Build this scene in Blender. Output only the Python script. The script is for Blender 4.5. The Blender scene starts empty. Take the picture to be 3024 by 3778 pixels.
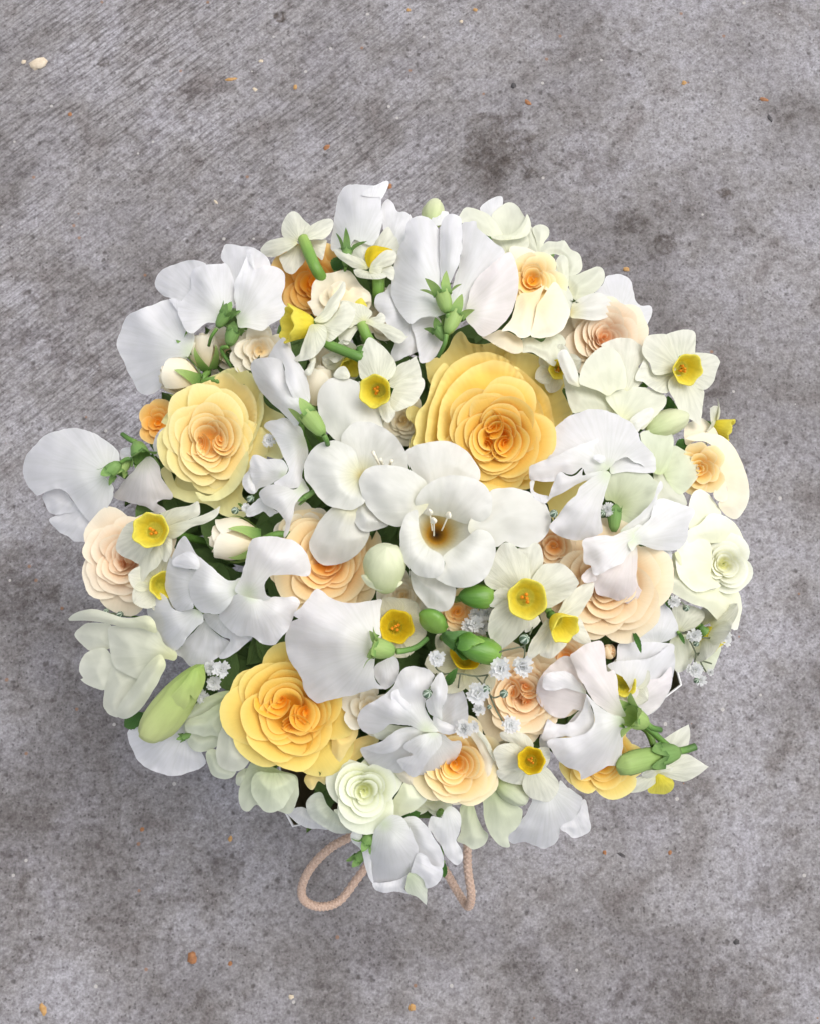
import bpy, math, random
import numpy as np
from mathutils import Vector, Matrix, noise
from mathutils.geometry import delaunay_2d_cdt

# ------------------------------------------------------------------ camera, sky, sun, exposure
SC = bpy.context.scene
COL = SC.collection
PW, PH, FOC = 1726.0, 2156.4, 1851.0          # measured frame and focal length in frame units
TILT = math.radians(9.0)
CAM = Vector((0.008, -0.042, 0.660))
cam_data = bpy.data.cameras.new('camera')
cam_data.sensor_fit = 'HORIZONTAL'
cam_data.sensor_width = 36.0
cam_data.lens = 36.0 * FOC / PW
cam_data.clip_start = 0.02
cam_data.clip_end = 60.0
cam_data.dof.use_dof = True
cam_data.dof.focus_distance = 0.40
cam_data.dof.aperture_fstop = 56.0
cam = bpy.data.objects.new('camera', cam_data)
cam.location = CAM
cam.rotation_euler = (TILT, 0, 0)
COL.objects.link(cam)
SC.camera = cam

SUN_EL, SUN_AZ = math.radians(62), math.radians(58)      # azimuth clockwise from +Y
world = bpy.data.worlds.new('World')
SC.world = world
world.use_nodes = True
wn = world.node_tree.nodes
sky = wn.new('ShaderNodeTexSky')
sky.sky_type = 'NISHITA'
sky.sun_disc = False
sky.sun_elevation = SUN_EL
sky.sun_rotation = SUN_AZ
sky.air_density = 1.0
sky.dust_density = 3.0
sky.ozone_density = 1.0
bg = wn['Background']
bg.inputs['Strength'].default_value = 0.15
hs = wn.new('ShaderNodeHueSaturation')                     # overcast: the blue is mostly veiled
hs.inputs['Saturation'].default_value = 0.34
world.node_tree.links.new(sky.outputs['Color'], hs.inputs['Color'])
world.node_tree.links.new(hs.outputs['Color'], bg.inputs['Color'])

sun_data = bpy.data.lights.new('sun', 'SUN')
sun_data.energy = 1.1
sun_data.angle = math.radians(50)
sun_data.color = (1.0, 0.96, 0.91)
sun = bpy.data.objects.new('sun', sun_data)
sd = Vector((math.sin(SUN_AZ) * math.cos(SUN_EL), math.cos(SUN_AZ) * math.cos(SUN_EL), math.sin(SUN_EL)))
sun.rotation_euler = sd.to_track_quat('Z', 'Y').to_euler()
sun.location = (1, 1, 2)
COL.objects.link(sun)

SC.view_settings.view_transform = 'Standard'
SC.view_settings.look = 'None'
SC.view_settings.exposure = 0.50
SC.view_settings.gamma = 1.0
SC.view_settings.use_curve_mapping = False
SC.render.engine = 'CYCLES'
SC.cycles.use_denoising = True
SC.cycles.use_adaptive_sampling = True
SC.cycles.adaptive_threshold = 0.02
SC.cycles.max_bounces = 8
SC.cycles.diffuse_bounces = 5
SC.cycles.transmission_bounces = 5

random.seed(7)

# ------------------------------------------------------------------ measuring helpers
_R = Vector((1, 0, 0))
_U = Vector((0, math.cos(TILT), math.sin(TILT)))
_V = Vector((0, math.sin(TILT), -math.cos(TILT)))


def ray(u, v):
    return _R * ((u - PW / 2) / FOC) + _U * ((PH / 2 - v) / FOC) + _V


def dome(u, v):
    """height of the bouquet's rounded surface"""
    r2 = ((u - 845) / 720) ** 2 + ((v - 1130) / 740) ** 2
    return 0.282 - 0.060 * min(r2, 1.5)


def at_z(u, v, z):
    d = ray(u, v)
    return CAM + d * ((z - CAM.z) / d.z)


def P(u, v, h=0.0):
    """frame position on the bouquet, h millimetres above its surface"""
    return at_z(u, v, dome(u, v) + h * 0.001)


def mpp(p):
    """metres per frame unit at a world point"""
    return (p - CAM).dot(_V) / FOC


def view_axes(p):
    n = (CAM - p).normalized()
    r = (_R - n * _R.dot(n)).normalized()
    return r, n.cross(r), n


K = 3024 / 1726.0
REG = {'R1': (400, 640, 800), 'R2': (1100, 640, 800), 'R3': (1700, 640, 800), 'R4': (50, 1300, 800),
       'R5': (750, 1300, 800), 'R6': (1400, 1200, 800), 'R7': (2000, 1200, 800), 'R8': (200, 1900, 800),
       'R9': (800, 1900, 800), 'R10': (1400, 1800, 800), 'R11': (2000, 1800, 800), 'R12': (400, 2400, 800),
       'R13': (1000, 2600, 800), 'R14': (1800, 2300, 900), 'Q1': (1250, 2400, 600), 'Q3': (1950, 1500, 600),
       'L': (560, 1330, 500), 'N': (940, 780, 600), 'D': (0, 0, 3024)}


def uv(reg, x, y):
    ox, oy, w = REG[reg]
    s = w / 1726.0
    return (ox + x * s) / K, (oy + y * s) / K


# ------------------------------------------------------------------ mesh helpers
def new_obj(name, mesh, parent=None, mat=None):
    o = bpy.data.objects.new(name, mesh)
    COL.objects.link(o)
    if mat is not None and len(mesh.materials) == 0:
        mesh.materials.append(mat)
    if parent is not None:
        o.parent = parent
    return o


def add_attr(me, **kw):
    for k, a in kw.items():
        at = me.attributes.new(k, 'FLOAT', 'POINT')
        at.data.foreach_set('value', np.asarray(a, dtype=np.float32))


def mesh_from(name, V, Fc, attrs=None, sharp=None):
    me = bpy.data.meshes.new(name)
    me.from_pydata([tuple(map(float, p)) for p in V], [], [tuple(map(int, f)) for f in Fc])
    me.polygons.foreach_set('use_smooth', [True] * len(me.polygons))
    if attrs:
        add_attr(me, **attrs)
    if sharp:
        sh = me.attributes.new('sharp_edge', 'BOOLEAN', 'EDGE')
        vals = [tuple(sorted(e.vertices)) in sharp for e in me.edges]
        sh.data.foreach_set('value', vals)
    me.update()
    return me


def vnormals(V, Fc):
    N = np.zeros_like(V)
    for f in Fc:
        for k in range(1, len(f) - 1):
            a, b, c = f[0], f[k], f[k + 1]
            n = np.cross(V[b] - V[a], V[c] - V[a])
            N[a] += n; N[b] += n; N[c] += n
    return N / (np.linalg.norm(N, axis=1)[:, None] + 1e-12)


def sheet(name, V, Fc, attrs, th=0.0005):
    """a petal blade: one curved, translucent skin"""
    V = np.asarray(V, float)
    return mesh_from(name, V, Fc, attrs)


def grid_sheet(name, fn, ns, nt, th=0.0005, f=0.5):
    """fn(s,t)->(x,y,z); s in -1..1 across, t in 0..1 along"""
    V, S, T = [], [], []
    for j in range(nt + 1):
        for i in range(ns + 1):
            s, t = -1 + 2 * i / ns, j / nt
            V.append(fn(s, t)); S.append(s); T.append(t)
    Fc = []
    for j in range(nt):
        for i in range(ns):
            a = j * (ns + 1) + i
            Fc.append((a, a + 1, a + ns + 2, a + ns + 1))
    return sheet(name, V, Fc, {'s': S, 't': T, 'f': [f] * len(V)}, th)


def frames(pts):
    pts = [Vector(p) for p in pts]
    T = []
    for i in range(len(pts)):
        a, b = pts[max(i - 1, 0)], pts[min(i + 1, len(pts) - 1)]
        T.append((b - a).normalized())
    n = T[0].orthogonal().normalized()
    out = []
    for t in T:
        n = (n - t * n.dot(t)).normalized()
        out.append((t, n, t.cross(n)))
    return out


def spline(pts, per=6):
    pts = [Vector(p) for p in pts]
    if len(pts) < 3:
        return [pts[0].lerp(pts[-1], k / per) for k in range(per + 1)]
    out = []
    for i in range(len(pts) - 1):
        p0, p1, p2, p3 = pts[max(i - 1, 0)], pts[i], pts[i + 1], pts[min(i + 2, len(pts) - 1)]
        for k in range(per):
            t = k / per
            out.append(0.5 * ((2 * p1) + (p2 - p0) * t + (2 * p0 - 5 * p1 + 4 * p2 - p3) * t * t + (3 * p1 - p0 - 3 * p2 + p3) * t ** 3))
    out.append(pts[-1])
    return out


def tube(name, pts, rad, sides=7, rfun=None):
    fr = frames(pts)
    V, Fc, T, S = [], [], [], []
    n = len(pts)
    for i, p in enumerate(pts):
        r = rad if not hasattr(rad, '__len__') else rad[0] + (rad[1] - rad[0]) * i / (n - 1)
        t, a, b = fr[i]
        for k in range(sides):
            th = 2 * math.pi * k / sides
            rr = r * (rfun(i, th) if rfun else 1.0)
            V.append(Vector(p) + (a * math.cos(th) + b * math.sin(th)) * rr)
            T.append(i / (n - 1)); S.append(k / sides)
    for i in range(n - 1):
        for k in range(sides):
            k2 = (k + 1) % sides
            Fc.append((i * sides + k, i * sides + k2, (i + 1) * sides + k2, (i + 1) * sides + k))
    Fc.append(tuple(range(sides - 1, -1, -1)))
    Fc.append(tuple((n - 1) * sides + k for k in range(sides)))
    return mesh_from(name, V, Fc, {'t': T, 's': S, 'f': [0.5] * len(V)})


def lathe(name, prof, sides=20, rfun=None, zfun=None, f=0.5):
    """prof: (r, z) list; closed at ends where r==0"""
    V, Fc, T, S = [], [], [], []
    n = len(prof)
    for i, (r, z) in enumerate(prof):
        for k in range(sides):
            th = 2 * math.pi * k / sides
            rr = r * (rfun(i / (n - 1), th) if rfun else 1)
            zz = z + (zfun(i / (n - 1), th) if zfun else 0)
            V.append((rr * math.cos(th), rr * math.sin(th), zz)); T.append(i / (n - 1)); S.append(k / sides)
    for i in range(n - 1):
        for k in range(sides):
            k2 = (k + 1) % sides
            Fc.append((i * sides + k, i * sides + k2, (i + 1) * sides + k2, (i + 1) * sides + k))
    return mesh_from(name, V, Fc, {'t': T, 's': S, 'f': [f] * len(V)})


# ------------------------------------------------------------------ materials
def _nodes(name):
    m = bpy.data.materials.new(name)
    m.use_nodes = True
    nt = m.node_tree
    nt.nodes.clear()
    return m, nt.nodes, nt.links


def _attr(N, name):
    a = N.new('ShaderNodeAttribute')
    a.attribute_name = name
    return a


def _ramp(N, L, src, stops):
    r = N.new('ShaderNodeValToRGB')
    el = r.color_ramp.elements
    while len(el) < len(stops):
        el.new(0.5)
    for e, (p, c) in zip(el, stops):
        e.position = p
        e.color = (c[0], c[1], c[2], 1)
    L.new(src, r.inputs[0])
    return r.outputs[0]


def _mix(N, L, fac, a, b, mode='MIX'):
    m = N.new('ShaderNodeMix')
    m.data_type = 'RGBA'
    m.blend_type = mode
    for sock, val in ((m.inputs['Factor'], fac), (m.inputs['A'], a), (m.inputs['B'], b)):
        if hasattr(val, 'is_linked'):
            L.new(val, sock)
        elif isinstance(val, (tuple, list)):
            sock.default_value = (val[0], val[1], val[2], 1)
        else:
            sock.default_value = val
    return m.outputs['Result']


def petal_mat(name, stops, stops2=None, trans=0.32, rough=0.55, vein=0.25, ns=26, vcol=0.90, spec=0.18):
    """colour runs from the petal's base (0) to its rim (1); stops2 is the outermost petals' run"""
    m, N, L = _nodes(name)
    t = _attr(N, 't').outputs['Fac']
    col = _ramp(N, L, t, stops)
    if stops2:
        col = _mix(N, L, _attr(N, 'f').outputs['Fac'], col, _ramp(N, L, t, stops2))
    comb = N.new('ShaderNodeCombineXYZ')
    s = _attr(N, 's').outputs['Fac']
    ms = N.new('ShaderNodeMath'); ms.operation = 'MULTIPLY'; ms.inputs[1].default_value = ns
    L.new(s, ms.inputs[0])
    L.new(ms.outputs[0], comb.inputs[0])
    mt = N.new('ShaderNodeMath'); mt.operation = 'MULTIPLY'; mt.inputs[1].default_value = 2.5
    L.new(t, mt.inputs[0])
    L.new(mt.outputs[0], comb.inputs[1])
    oi = N.new('ShaderNodeObjectInfo')
    mr = N.new('ShaderNodeMath'); mr.operation = 'MULTIPLY'; mr.inputs[1].default_value = 50
    L.new(oi.outputs['Random'], mr.inputs[0])
    L.new(mr.outputs[0], comb.inputs[2])
    nz = N.new('ShaderNodeTexNoise')
    nz.inputs['Scale'].default_value = 1.0
    nz.inputs['Detail'].default_value = 4
    L.new(comb.outputs[0], nz.inputs['Vector'])
    tc = N.new('ShaderNodeTexCoord')
    nb = N.new('ShaderNodeTexNoise')
    nb.inputs['Scale'].default_value = 90.0
    nb.inputs['Detail'].default_value = 5
    L.new(tc.outputs['Object'], nb.inputs['Vector'])
    var = _ramp(N, L, nz.outputs['Fac'], [(0.30, (vcol, vcol * 1.005, vcol * 0.985)), (0.60, (1.0, 1.0, 1.0))])
    col = _mix(N, L, 1.0, col, var, 'MULTIPLY')
    var2 = _ramp(N, L, nb.outputs['Fac'], [(0.3, (0.955, 0.957, 0.945)), (0.65, (1.0, 1.0, 1.0))])
    col = _mix(N, L, 1.0, col, var2, 'MULTIPLY')
    hue = N.new('ShaderNodeHueSaturation')
    rv = N.new('ShaderNodeMapRange')
    rv.inputs['To Min'].default_value = 0.94
    rv.inputs['To Max'].default_value = 1.03
    L.new(oi.outputs['Random'], rv.inputs['Value'])
    L.new(rv.outputs[0], hue.inputs['Value'])
    L.new(col, hue.inputs['Color'])
    col = hue.outputs['Color']
    add = N.new('ShaderNodeMath'); add.operation = 'MULTIPLY_ADD'
    add.inputs[1].default_value = 0.5
    L.new(nb.outputs['Fac'], add.inputs[0]); L.new(nz.outputs['Fac'], add.inputs[2])
    bump = N.new('ShaderNodeBump')
    bump.inputs['Strength'].default_value = vein
    bump.inputs['Distance'].default_value = 0.0012
    L.new(add.outputs[0], bump.inputs['Height'])
    bs = N.new('ShaderNodeBsdfPrincipled')
    bs.inputs['Roughness'].default_value = rough
    bs.inputs['Specular IOR Level'].default_value = spec
    L.new(col, bs.inputs['Base Color'])
    L.new(bump.outputs[0], bs.inputs['Normal'])
    tr = N.new('ShaderNodeBsdfTranslucent')
    L.new(col, tr.inputs['Color'])
    L.new(bump.outputs[0], tr.inputs['Normal'])
    mx = N.new('ShaderNodeMixShader')
    mx.inputs[0].default_value = trans
    L.new(bs.outputs[0], mx.inputs[1])
    L.new(tr.outputs[0], mx.inputs[2])
    out = N.new('ShaderNodeOutputMaterial')
    L.new(mx.outputs[0], out.inputs[0])
    return m


def plain_mat(name, c0, c1, rough=0.5, scale=120, spec=0.4, bump=0.2, trans=0.0):
    m, N, L = _nodes(name)
    tc = N.new('ShaderNodeTexCoord')
    nz = N.new('ShaderNodeTexNoise')
    nz.inputs['Scale'].default_value = scale
    nz.inputs['Detail'].default_value = 5
    L.new(tc.outputs['Object'], nz.inputs['Vector'])
    col = _ramp(N, L, nz.outputs['Fac'], [(0.3, c0), (0.7, c1)])
    bs = N.new('ShaderNodeBsdfPrincipled')
    bs.inputs['Roughness'].default_value = rough
    bs.inputs['Specular IOR Level'].default_value = spec
    L.new(col, bs.inputs['Base Color'])
    b = N.new('ShaderNodeBump')
    b.inputs['Strength'].default_value = bump
    b.inputs['Distance'].default_value = 0.001
    L.new(nz.outputs['Fac'], b.inputs['Height'])
    L.new(b.outputs[0], bs.inputs['Normal'])
    out = N.new('ShaderNodeOutputMaterial')
    if trans:
        tr = N.new('ShaderNodeBsdfTranslucent')
        L.new(col, tr.inputs['Color'])
        mx = N.new('ShaderNodeMixShader'); mx.inputs[0].default_value = trans
        L.new(bs.outputs[0], mx.inputs[1]); L.new(tr.outputs[0], mx.inputs[2])
        L.new(mx.outputs[0], out.inputs[0])
    else:
        L.new(bs.outputs[0], out.inputs[0])
    return m


M = {}
# sweet peas: cool white, faintly green at the claw
M['pea'] = petal_mat('sweet_pea_white', [(0, (0.74, 0.81, 0.60)), (0.18, (0.875, 0.88, 0.845)), (0.5, (0.888, 0.88, 0.888)), (1, (0.892, 0.88, 0.905))], trans=0.38, vein=0.12, ns=44, vcol=0.93)
M['pea_pink'] = petal_mat('sweet_pea_blush', [(0, (0.84, 0.84, 0.72)), (0.3, (0.89, 0.845, 0.825)), (1, (0.895, 0.84, 0.85))], trans=0.38, vein=0.12, ns=44, vcol=0.93)
M['pea_green'] = petal_mat('sweet_pea_green_white', [(0, (0.62, 0.72, 0.45)), (0.5, (0.74, 0.79, 0.62)), (1, (0.80, 0.82, 0.74))], trans=0.36, vein=0.3)
# freesias: warm white to green cream
M['fre'] = petal_mat('freesia_white', [(0, (0.62, 0.50, 0.16)), (0.16, (0.77, 0.75, 0.52)), (0.4, (0.81, 0.805, 0.73)), (1, (0.825, 0.815, 0.775))], trans=0.26, vein=0.12, ns=18, rough=0.45)
M['fre_cream'] = petal_mat('freesia_cream', [(0, (0.82, 0.83, 0.50)), (0.35, (0.83, 0.84, 0.66)), (1, (0.85, 0.852, 0.73))], trans=0.34, vein=0.12, ns=18, rough=0.45)
M['fre_green'] = petal_mat('freesia_pale_green', [(0, (0.56, 0.66, 0.30)), (0.4, (0.72, 0.77, 0.53)), (1, (0.80, 0.83, 0.68))], trans=0.32, vein=0.25, ns=18, rough=0.45)
M['fre_bud'] = petal_mat('freesia_bud_lime', [(0, (0.36, 0.52, 0.12)), (0.45, (0.58, 0.68, 0.25)), (1, (0.72, 0.76, 0.36))], trans=0.25, vein=0.3, ns=16, rough=0.4, spec=0.4)
M['bud_pale'] = petal_mat('bud_pale_green', [(0, (0.60, 0.70, 0.34)), (0.5, (0.76, 0.80, 0.50)), (1, (0.82, 0.84, 0.62))], trans=0.28, vein=0.2, ns=14)
# narcissus
M['nar'] = petal_mat('narcissus_cream', [(0, (0.80, 0.79, 0.44)), (0.25, (0.83, 0.83, 0.66)), (1, (0.855, 0.85, 0.75))], trans=0.33, vein=0.34, ns=30, vcol=0.84)
M['nar_dim'] = petal_mat('narcissus_straw', [(0, (0.70, 0.70, 0.40)), (0.4, (0.76, 0.74, 0.55)), (1, (0.80, 0.78, 0.62))], trans=0.33, vein=0.34, ns=30, vcol=0.84)
M['cup'] = petal_mat('narcissus_cup_yellow', [(0, (0.86, 0.77, 0.09)), (0.4, (0.92, 0.79, 0.08)), (1, (0.94, 0.85, 0.15))], trans=0.42, vein=0.35, ns=20)
M['cup_deep'] = petal_mat('narcissus_cup_gold', [(0, (0.78, 0.60, 0.03)), (0.4, (0.84, 0.62, 0.02)), (1, (0.90, 0.69, 0.035))], trans=0.40, vein=0.35, ns=20)
# roses: inner run, outer run; paler last stop paints light along the rims
def rmat(key, name, inner, outer):
    M[key] = petal_mat(name, list(zip((0, 0.5, 0.90, 1), inner)), list(zip((0, 0.5, 0.90, 1), outer)), trans=0.24, vein=0.05, vcol=0.965)


rmat('r_yel', 'rose_golden', [(0.97, 0.38, 0.015), (0.97, 0.48, 0.04), (0.97, 0.59, 0.1), (0.97, 0.72, 0.24)],
     [(0.97, 0.6, 0.06), (0.97, 0.69, 0.14), (0.96, 0.77, 0.25), (0.95, 0.83, 0.36)])
rmat('r_lem', 'rose_lemon_cream', [(0.96, 0.50, 0.10), (0.96, 0.61, 0.20), (0.96, 0.70, 0.31), (0.95, 0.79, 0.44)],
     [(0.95, 0.68, 0.12), (0.94, 0.75, 0.23), (0.92, 0.79, 0.33), (0.89, 0.81, 0.40)])
rmat('r_low', 'rose_amber', [(0.95, 0.42, 0.02), (0.96, 0.52, 0.05), (0.95, 0.58, 0.10), (0.94, 0.66, 0.17)],
     [(0.93, 0.58, 0.05), (0.93, 0.67, 0.12), (0.91, 0.72, 0.20), (0.89, 0.76, 0.27)])
rmat('r_apr', 'rose_apricot', [(0.96, 0.38, 0.04), (0.96, 0.51, 0.13), (0.96, 0.61, 0.24), (0.95, 0.71, 0.36)],
     [(0.95, 0.58, 0.18), (0.94, 0.68, 0.32), (0.93, 0.76, 0.46), (0.91, 0.81, 0.58)])
rmat('r_pch', 'rose_peach', [(0.95, 0.45, 0.11), (0.95, 0.59, 0.26), (0.95, 0.69, 0.4), (0.95, 0.78, 0.53)],
     [(0.95, 0.64, 0.31), (0.95, 0.73, 0.45), (0.94, 0.8, 0.56), (0.93, 0.83, 0.63)])
rmat('r_blush', 'rose_blush', [(0.95, 0.53, 0.24), (0.95, 0.65, 0.4), (0.95, 0.73, 0.52), (0.95, 0.8, 0.61)],
     [(0.94, 0.68, 0.42), (0.94, 0.76, 0.54), (0.93, 0.81, 0.63), (0.92, 0.84, 0.68)])
rmat('r_org', 'rose_orange', [(0.95, 0.30, 0.01), (0.95, 0.39, 0.03), (0.95, 0.46, 0.07), (0.94, 0.54, 0.13)],
     [(0.95, 0.44, 0.04), (0.95, 0.54, 0.11), (0.94, 0.62, 0.22), (0.93, 0.68, 0.31)])
rmat('r_crm', 'rose_cream', [(0.92, 0.70, 0.36), (0.92, 0.79, 0.54), (0.91, 0.82, 0.64), (0.90, 0.84, 0.70)],
     [(0.90, 0.78, 0.50), (0.90, 0.82, 0.64), (0.89, 0.84, 0.70), (0.88, 0.85, 0.73)])
rmat('r_gold', 'rose_gold_centre', [(0.97, 0.44, 0.03), (0.97, 0.57, 0.11), (0.97, 0.67, 0.23), (0.96, 0.77, 0.4)],
     [(0.96, 0.67, 0.21), (0.95, 0.77, 0.37), (0.94, 0.82, 0.52), (0.92, 0.84, 0.61)])
rmat('r_wht', 'rose_white', [(0.88, 0.87, 0.42), (0.90, 0.89, 0.62), (0.91, 0.90, 0.73), (0.91, 0.91, 0.79)],
     [(0.84, 0.86, 0.56), (0.88, 0.89, 0.70), (0.90, 0.90, 0.77), (0.90, 0.91, 0.81)])
rmat('r_wgr', 'rose_greenish_white', [(0.82, 0.84, 0.42), (0.85, 0.87, 0.57), (0.87, 0.89, 0.68), (0.88, 0.89, 0.74)],
     [(0.72, 0.79, 0.46), (0.80, 0.84, 0.60), (0.85, 0.88, 0.70), (0.86, 0.88, 0.75)])
M['r_mid'] = petal_mat('rose_golden_guard', [(0, (0.97, 0.52, 0.03)), (0.45, (0.97, 0.60, 0.07)), (0.8, (0.97, 0.71, 0.17)), (1, (0.96, 0.81, 0.33))], trans=0.24, vein=0.05, vcol=0.965)
M['r_in'] = petal_mat('rose_golden_heart', [(0, (0.94, 0.33, 0.012)), (0.4, (0.95, 0.43, 0.03)), (0.8, (0.96, 0.55, 0.07)), (0.93, (0.96, 0.62, 0.13)), (1, (0.97, 0.74, 0.27))], trans=0.26, vein=0.05, vcol=0.965)
M['r_lin'] = petal_mat('rose_lemon_heart', [(0, (0.95, 0.44, 0.08)), (0.5, (0.95, 0.58, 0.20)), (0.9, (0.95, 0.72, 0.38)), (1, (0.95, 0.82, 0.52))], trans=0.26, vein=0.05, vcol=0.965)
M['r_grn'] = petal_mat('rose_green_lemon_guard', [(0, (0.93, 0.72, 0.16)), (0.5, (0.92, 0.80, 0.32)), (1, (0.86, 0.83, 0.44))], trans=0.26, vein=0.06, vcol=0.96)
M['stalk'] = petal_mat('narcissus_stalk', [(0, (0.36, 0.50, 0.12)), (0.3, (0.20, 0.37, 0.065)), (1, (0.12, 0.26, 0.04))], trans=0.08, rough=0.4, vein=0.3, spec=0.4)
M['r_rim'] = petal_mat('rose_lemon_guard', [(0, (0.95, 0.62, 0.06)), (0.5, (0.95, 0.72, 0.17)), (0.8, (0.94, 0.78, 0.27)), (1, (0.92, 0.82, 0.36))], trans=0.24, vein=0.05, vcol=0.965)
# greens and small things
M['calyx'] = petal_mat('calyx_green', [(0, (0.10, 0.21, 0.05)), (0.5, (0.24, 0.40, 0.12)), (1, (0.20, 0.36, 0.10))], trans=0.2, rough=0.5, vein=0.4, spec=0.3)
M['calyx_pale'] = petal_mat('calyx_pale_green', [(0, (0.15, 0.29, 0.07)), (0.4, (0.32, 0.48, 0.14)), (1, (0.40, 0.54, 0.18))], trans=0.22, rough=0.5, vein=0.2, spec=0.3)
M['budgreen'] = petal_mat('freesia_bud_green', [(0, (0.06, 0.17, 0.02)), (0.5, (0.12, 0.28, 0.035)), (1, (0.24, 0.42, 0.07))], trans=0.1, rough=0.38, vein=0.25, spec=0.5)
M['stem'] = petal_mat('stem_green', [(0, (0.20, 0.35, 0.08)), (0.25, (0.13, 0.27, 0.05)), (1, (0.06, 0.14, 0.03))], trans=0.05, rough=0.45, vein=0.25, spec=0.4)
M['leaf'] = petal_mat('leaf_green', [(0, (0.05, 0.13, 0.02)), (0.5, (0.07, 0.19, 0.03)), (1, (0.10, 0.24, 0.045))], trans=0.2, rough=0.42, vein=0.6, spec=0.45)
M['foliage'] = petal_mat('foliage_dark', [(0, (0.09, 0.16, 0.045)), (1, (0.14, 0.23, 0.07))], trans=0.15, rough=0.5, vein=0.5)
M['gypsy'] = petal_mat('gypsophila_white', [(0, (0.80, 0.84, 0.70)), (0.3, (0.88, 0.885, 0.88)), (1, (0.90, 0.90, 0.91))], trans=0.45, vein=0.0)
M['twig'] = plain_mat('gypsophila_twig', (0.09, 0.11, 0.06), (0.17, 0.19, 0.12), 0.6, 400)
M['anther'] = plain_mat('anther_orange', (0.62, 0.20, 0.01), (0.85, 0.36, 0.03), 0.8, 900, 0.2, 0.5)
M['stamen'] = plain_mat('stamen_cream', (0.80, 0.74, 0.56), (0.86, 0.82, 0.70), 0.7, 900, 0.2, 0.3)
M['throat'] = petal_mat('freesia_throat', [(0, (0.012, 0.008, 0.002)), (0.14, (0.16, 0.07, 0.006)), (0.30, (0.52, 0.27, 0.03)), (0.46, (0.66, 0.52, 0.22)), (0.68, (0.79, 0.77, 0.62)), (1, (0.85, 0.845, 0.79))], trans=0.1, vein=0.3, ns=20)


def gyp_bud_mat():
    m, N, L = _nodes('gypsophila_bud_striped')
    s = _attr(N, 's').outputs['Fac']
    mu = N.new('ShaderNodeMath'); mu.operation = 'MULTIPLY'; mu.inputs[1].default_value = 5 * 2 * math.pi
    L.new(s, mu.inputs[0])
    sn = N.new('ShaderNodeMath'); sn.operation = 'SINE'
    L.new(mu.outputs[0], sn.inputs[0])
    col = _ramp(N, L, sn.outputs[0], [(0.1, (0.08, 0.13, 0.08)), (0.75, (0.45, 0.52, 0.42))])
    bs = N.new('ShaderNodeBsdfPrincipled')
    bs.inputs['Roughness'].default_value = 0.5
    L.new(col, bs.inputs['Base Color'])
    out = N.new('ShaderNodeOutputMaterial')
    L.new(bs.outputs[0], out.inputs[0])
    return m


M['gbud'] = gyp_bud_mat()

# ------------------------------------------------------------------ the concrete
def math_node(N, L, op, a, b=None, c=None):
    m = N.new('ShaderNodeMath'); m.operation = op
    for i, v in enumerate((a, b, c)):
        if v is None:
            continue
        if hasattr(v, 'is_linked'):
            L.new(v, m.inputs[i])
        else:
            m.inputs[i].default_value = v
    return m.outputs[0]


def noise_tex(N, L, vec, scale, detail=4, rough=0.55, dist=0.0):
    n = N.new('ShaderNodeTexNoise')
    n.inputs['Scale'].default_value = scale
    n.inputs['Detail'].default_value = detail
    n.inputs['Roughness'].default_value = rough
    n.inputs['Distortion'].default_value = dist
    L.new(vec, n.inputs['Vector'])
    return n.outputs['Fac']


STAINS_AND_SHADE = [(1050, 310, 95, 0.75), (1005, 275, 40, 0.5), (590, 35, 16, 1.1), (1330, 470, 45, 0.7), (1480, 420, 120, 0.35),
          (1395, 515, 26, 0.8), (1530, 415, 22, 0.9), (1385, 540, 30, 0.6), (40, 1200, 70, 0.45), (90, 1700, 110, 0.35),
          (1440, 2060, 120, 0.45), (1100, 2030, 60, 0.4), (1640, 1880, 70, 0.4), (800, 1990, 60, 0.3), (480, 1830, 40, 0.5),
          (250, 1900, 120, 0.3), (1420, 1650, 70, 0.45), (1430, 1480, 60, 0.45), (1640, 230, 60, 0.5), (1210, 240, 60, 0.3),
          (215, 130, 14, 0.9), (1250, 330, 45, 0.35), (380, 2100, 60, 0.35), (1560, 480, 30, 0.5), (60, 2000, 40, 0.5), (120, 1800, 230, 0.34), (40, 1240, 90, 0.5), (300, 2080, 150, 0.3), (1450, 2070, 150, 0.35), (1690, 1300, 60, 0.35),  # the wide lower-left patches are ground shade painted into the colour
          (700, 2120, 70, 0.35), (1180, 1960, 40, 0.4), (150, 640, 90, 0.2), (20, 700, 60, 0.35), (640, 150, 120, 0.22), (860, 120, 70, 0.25), (1560, 80, 90, 0.25)]


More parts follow.
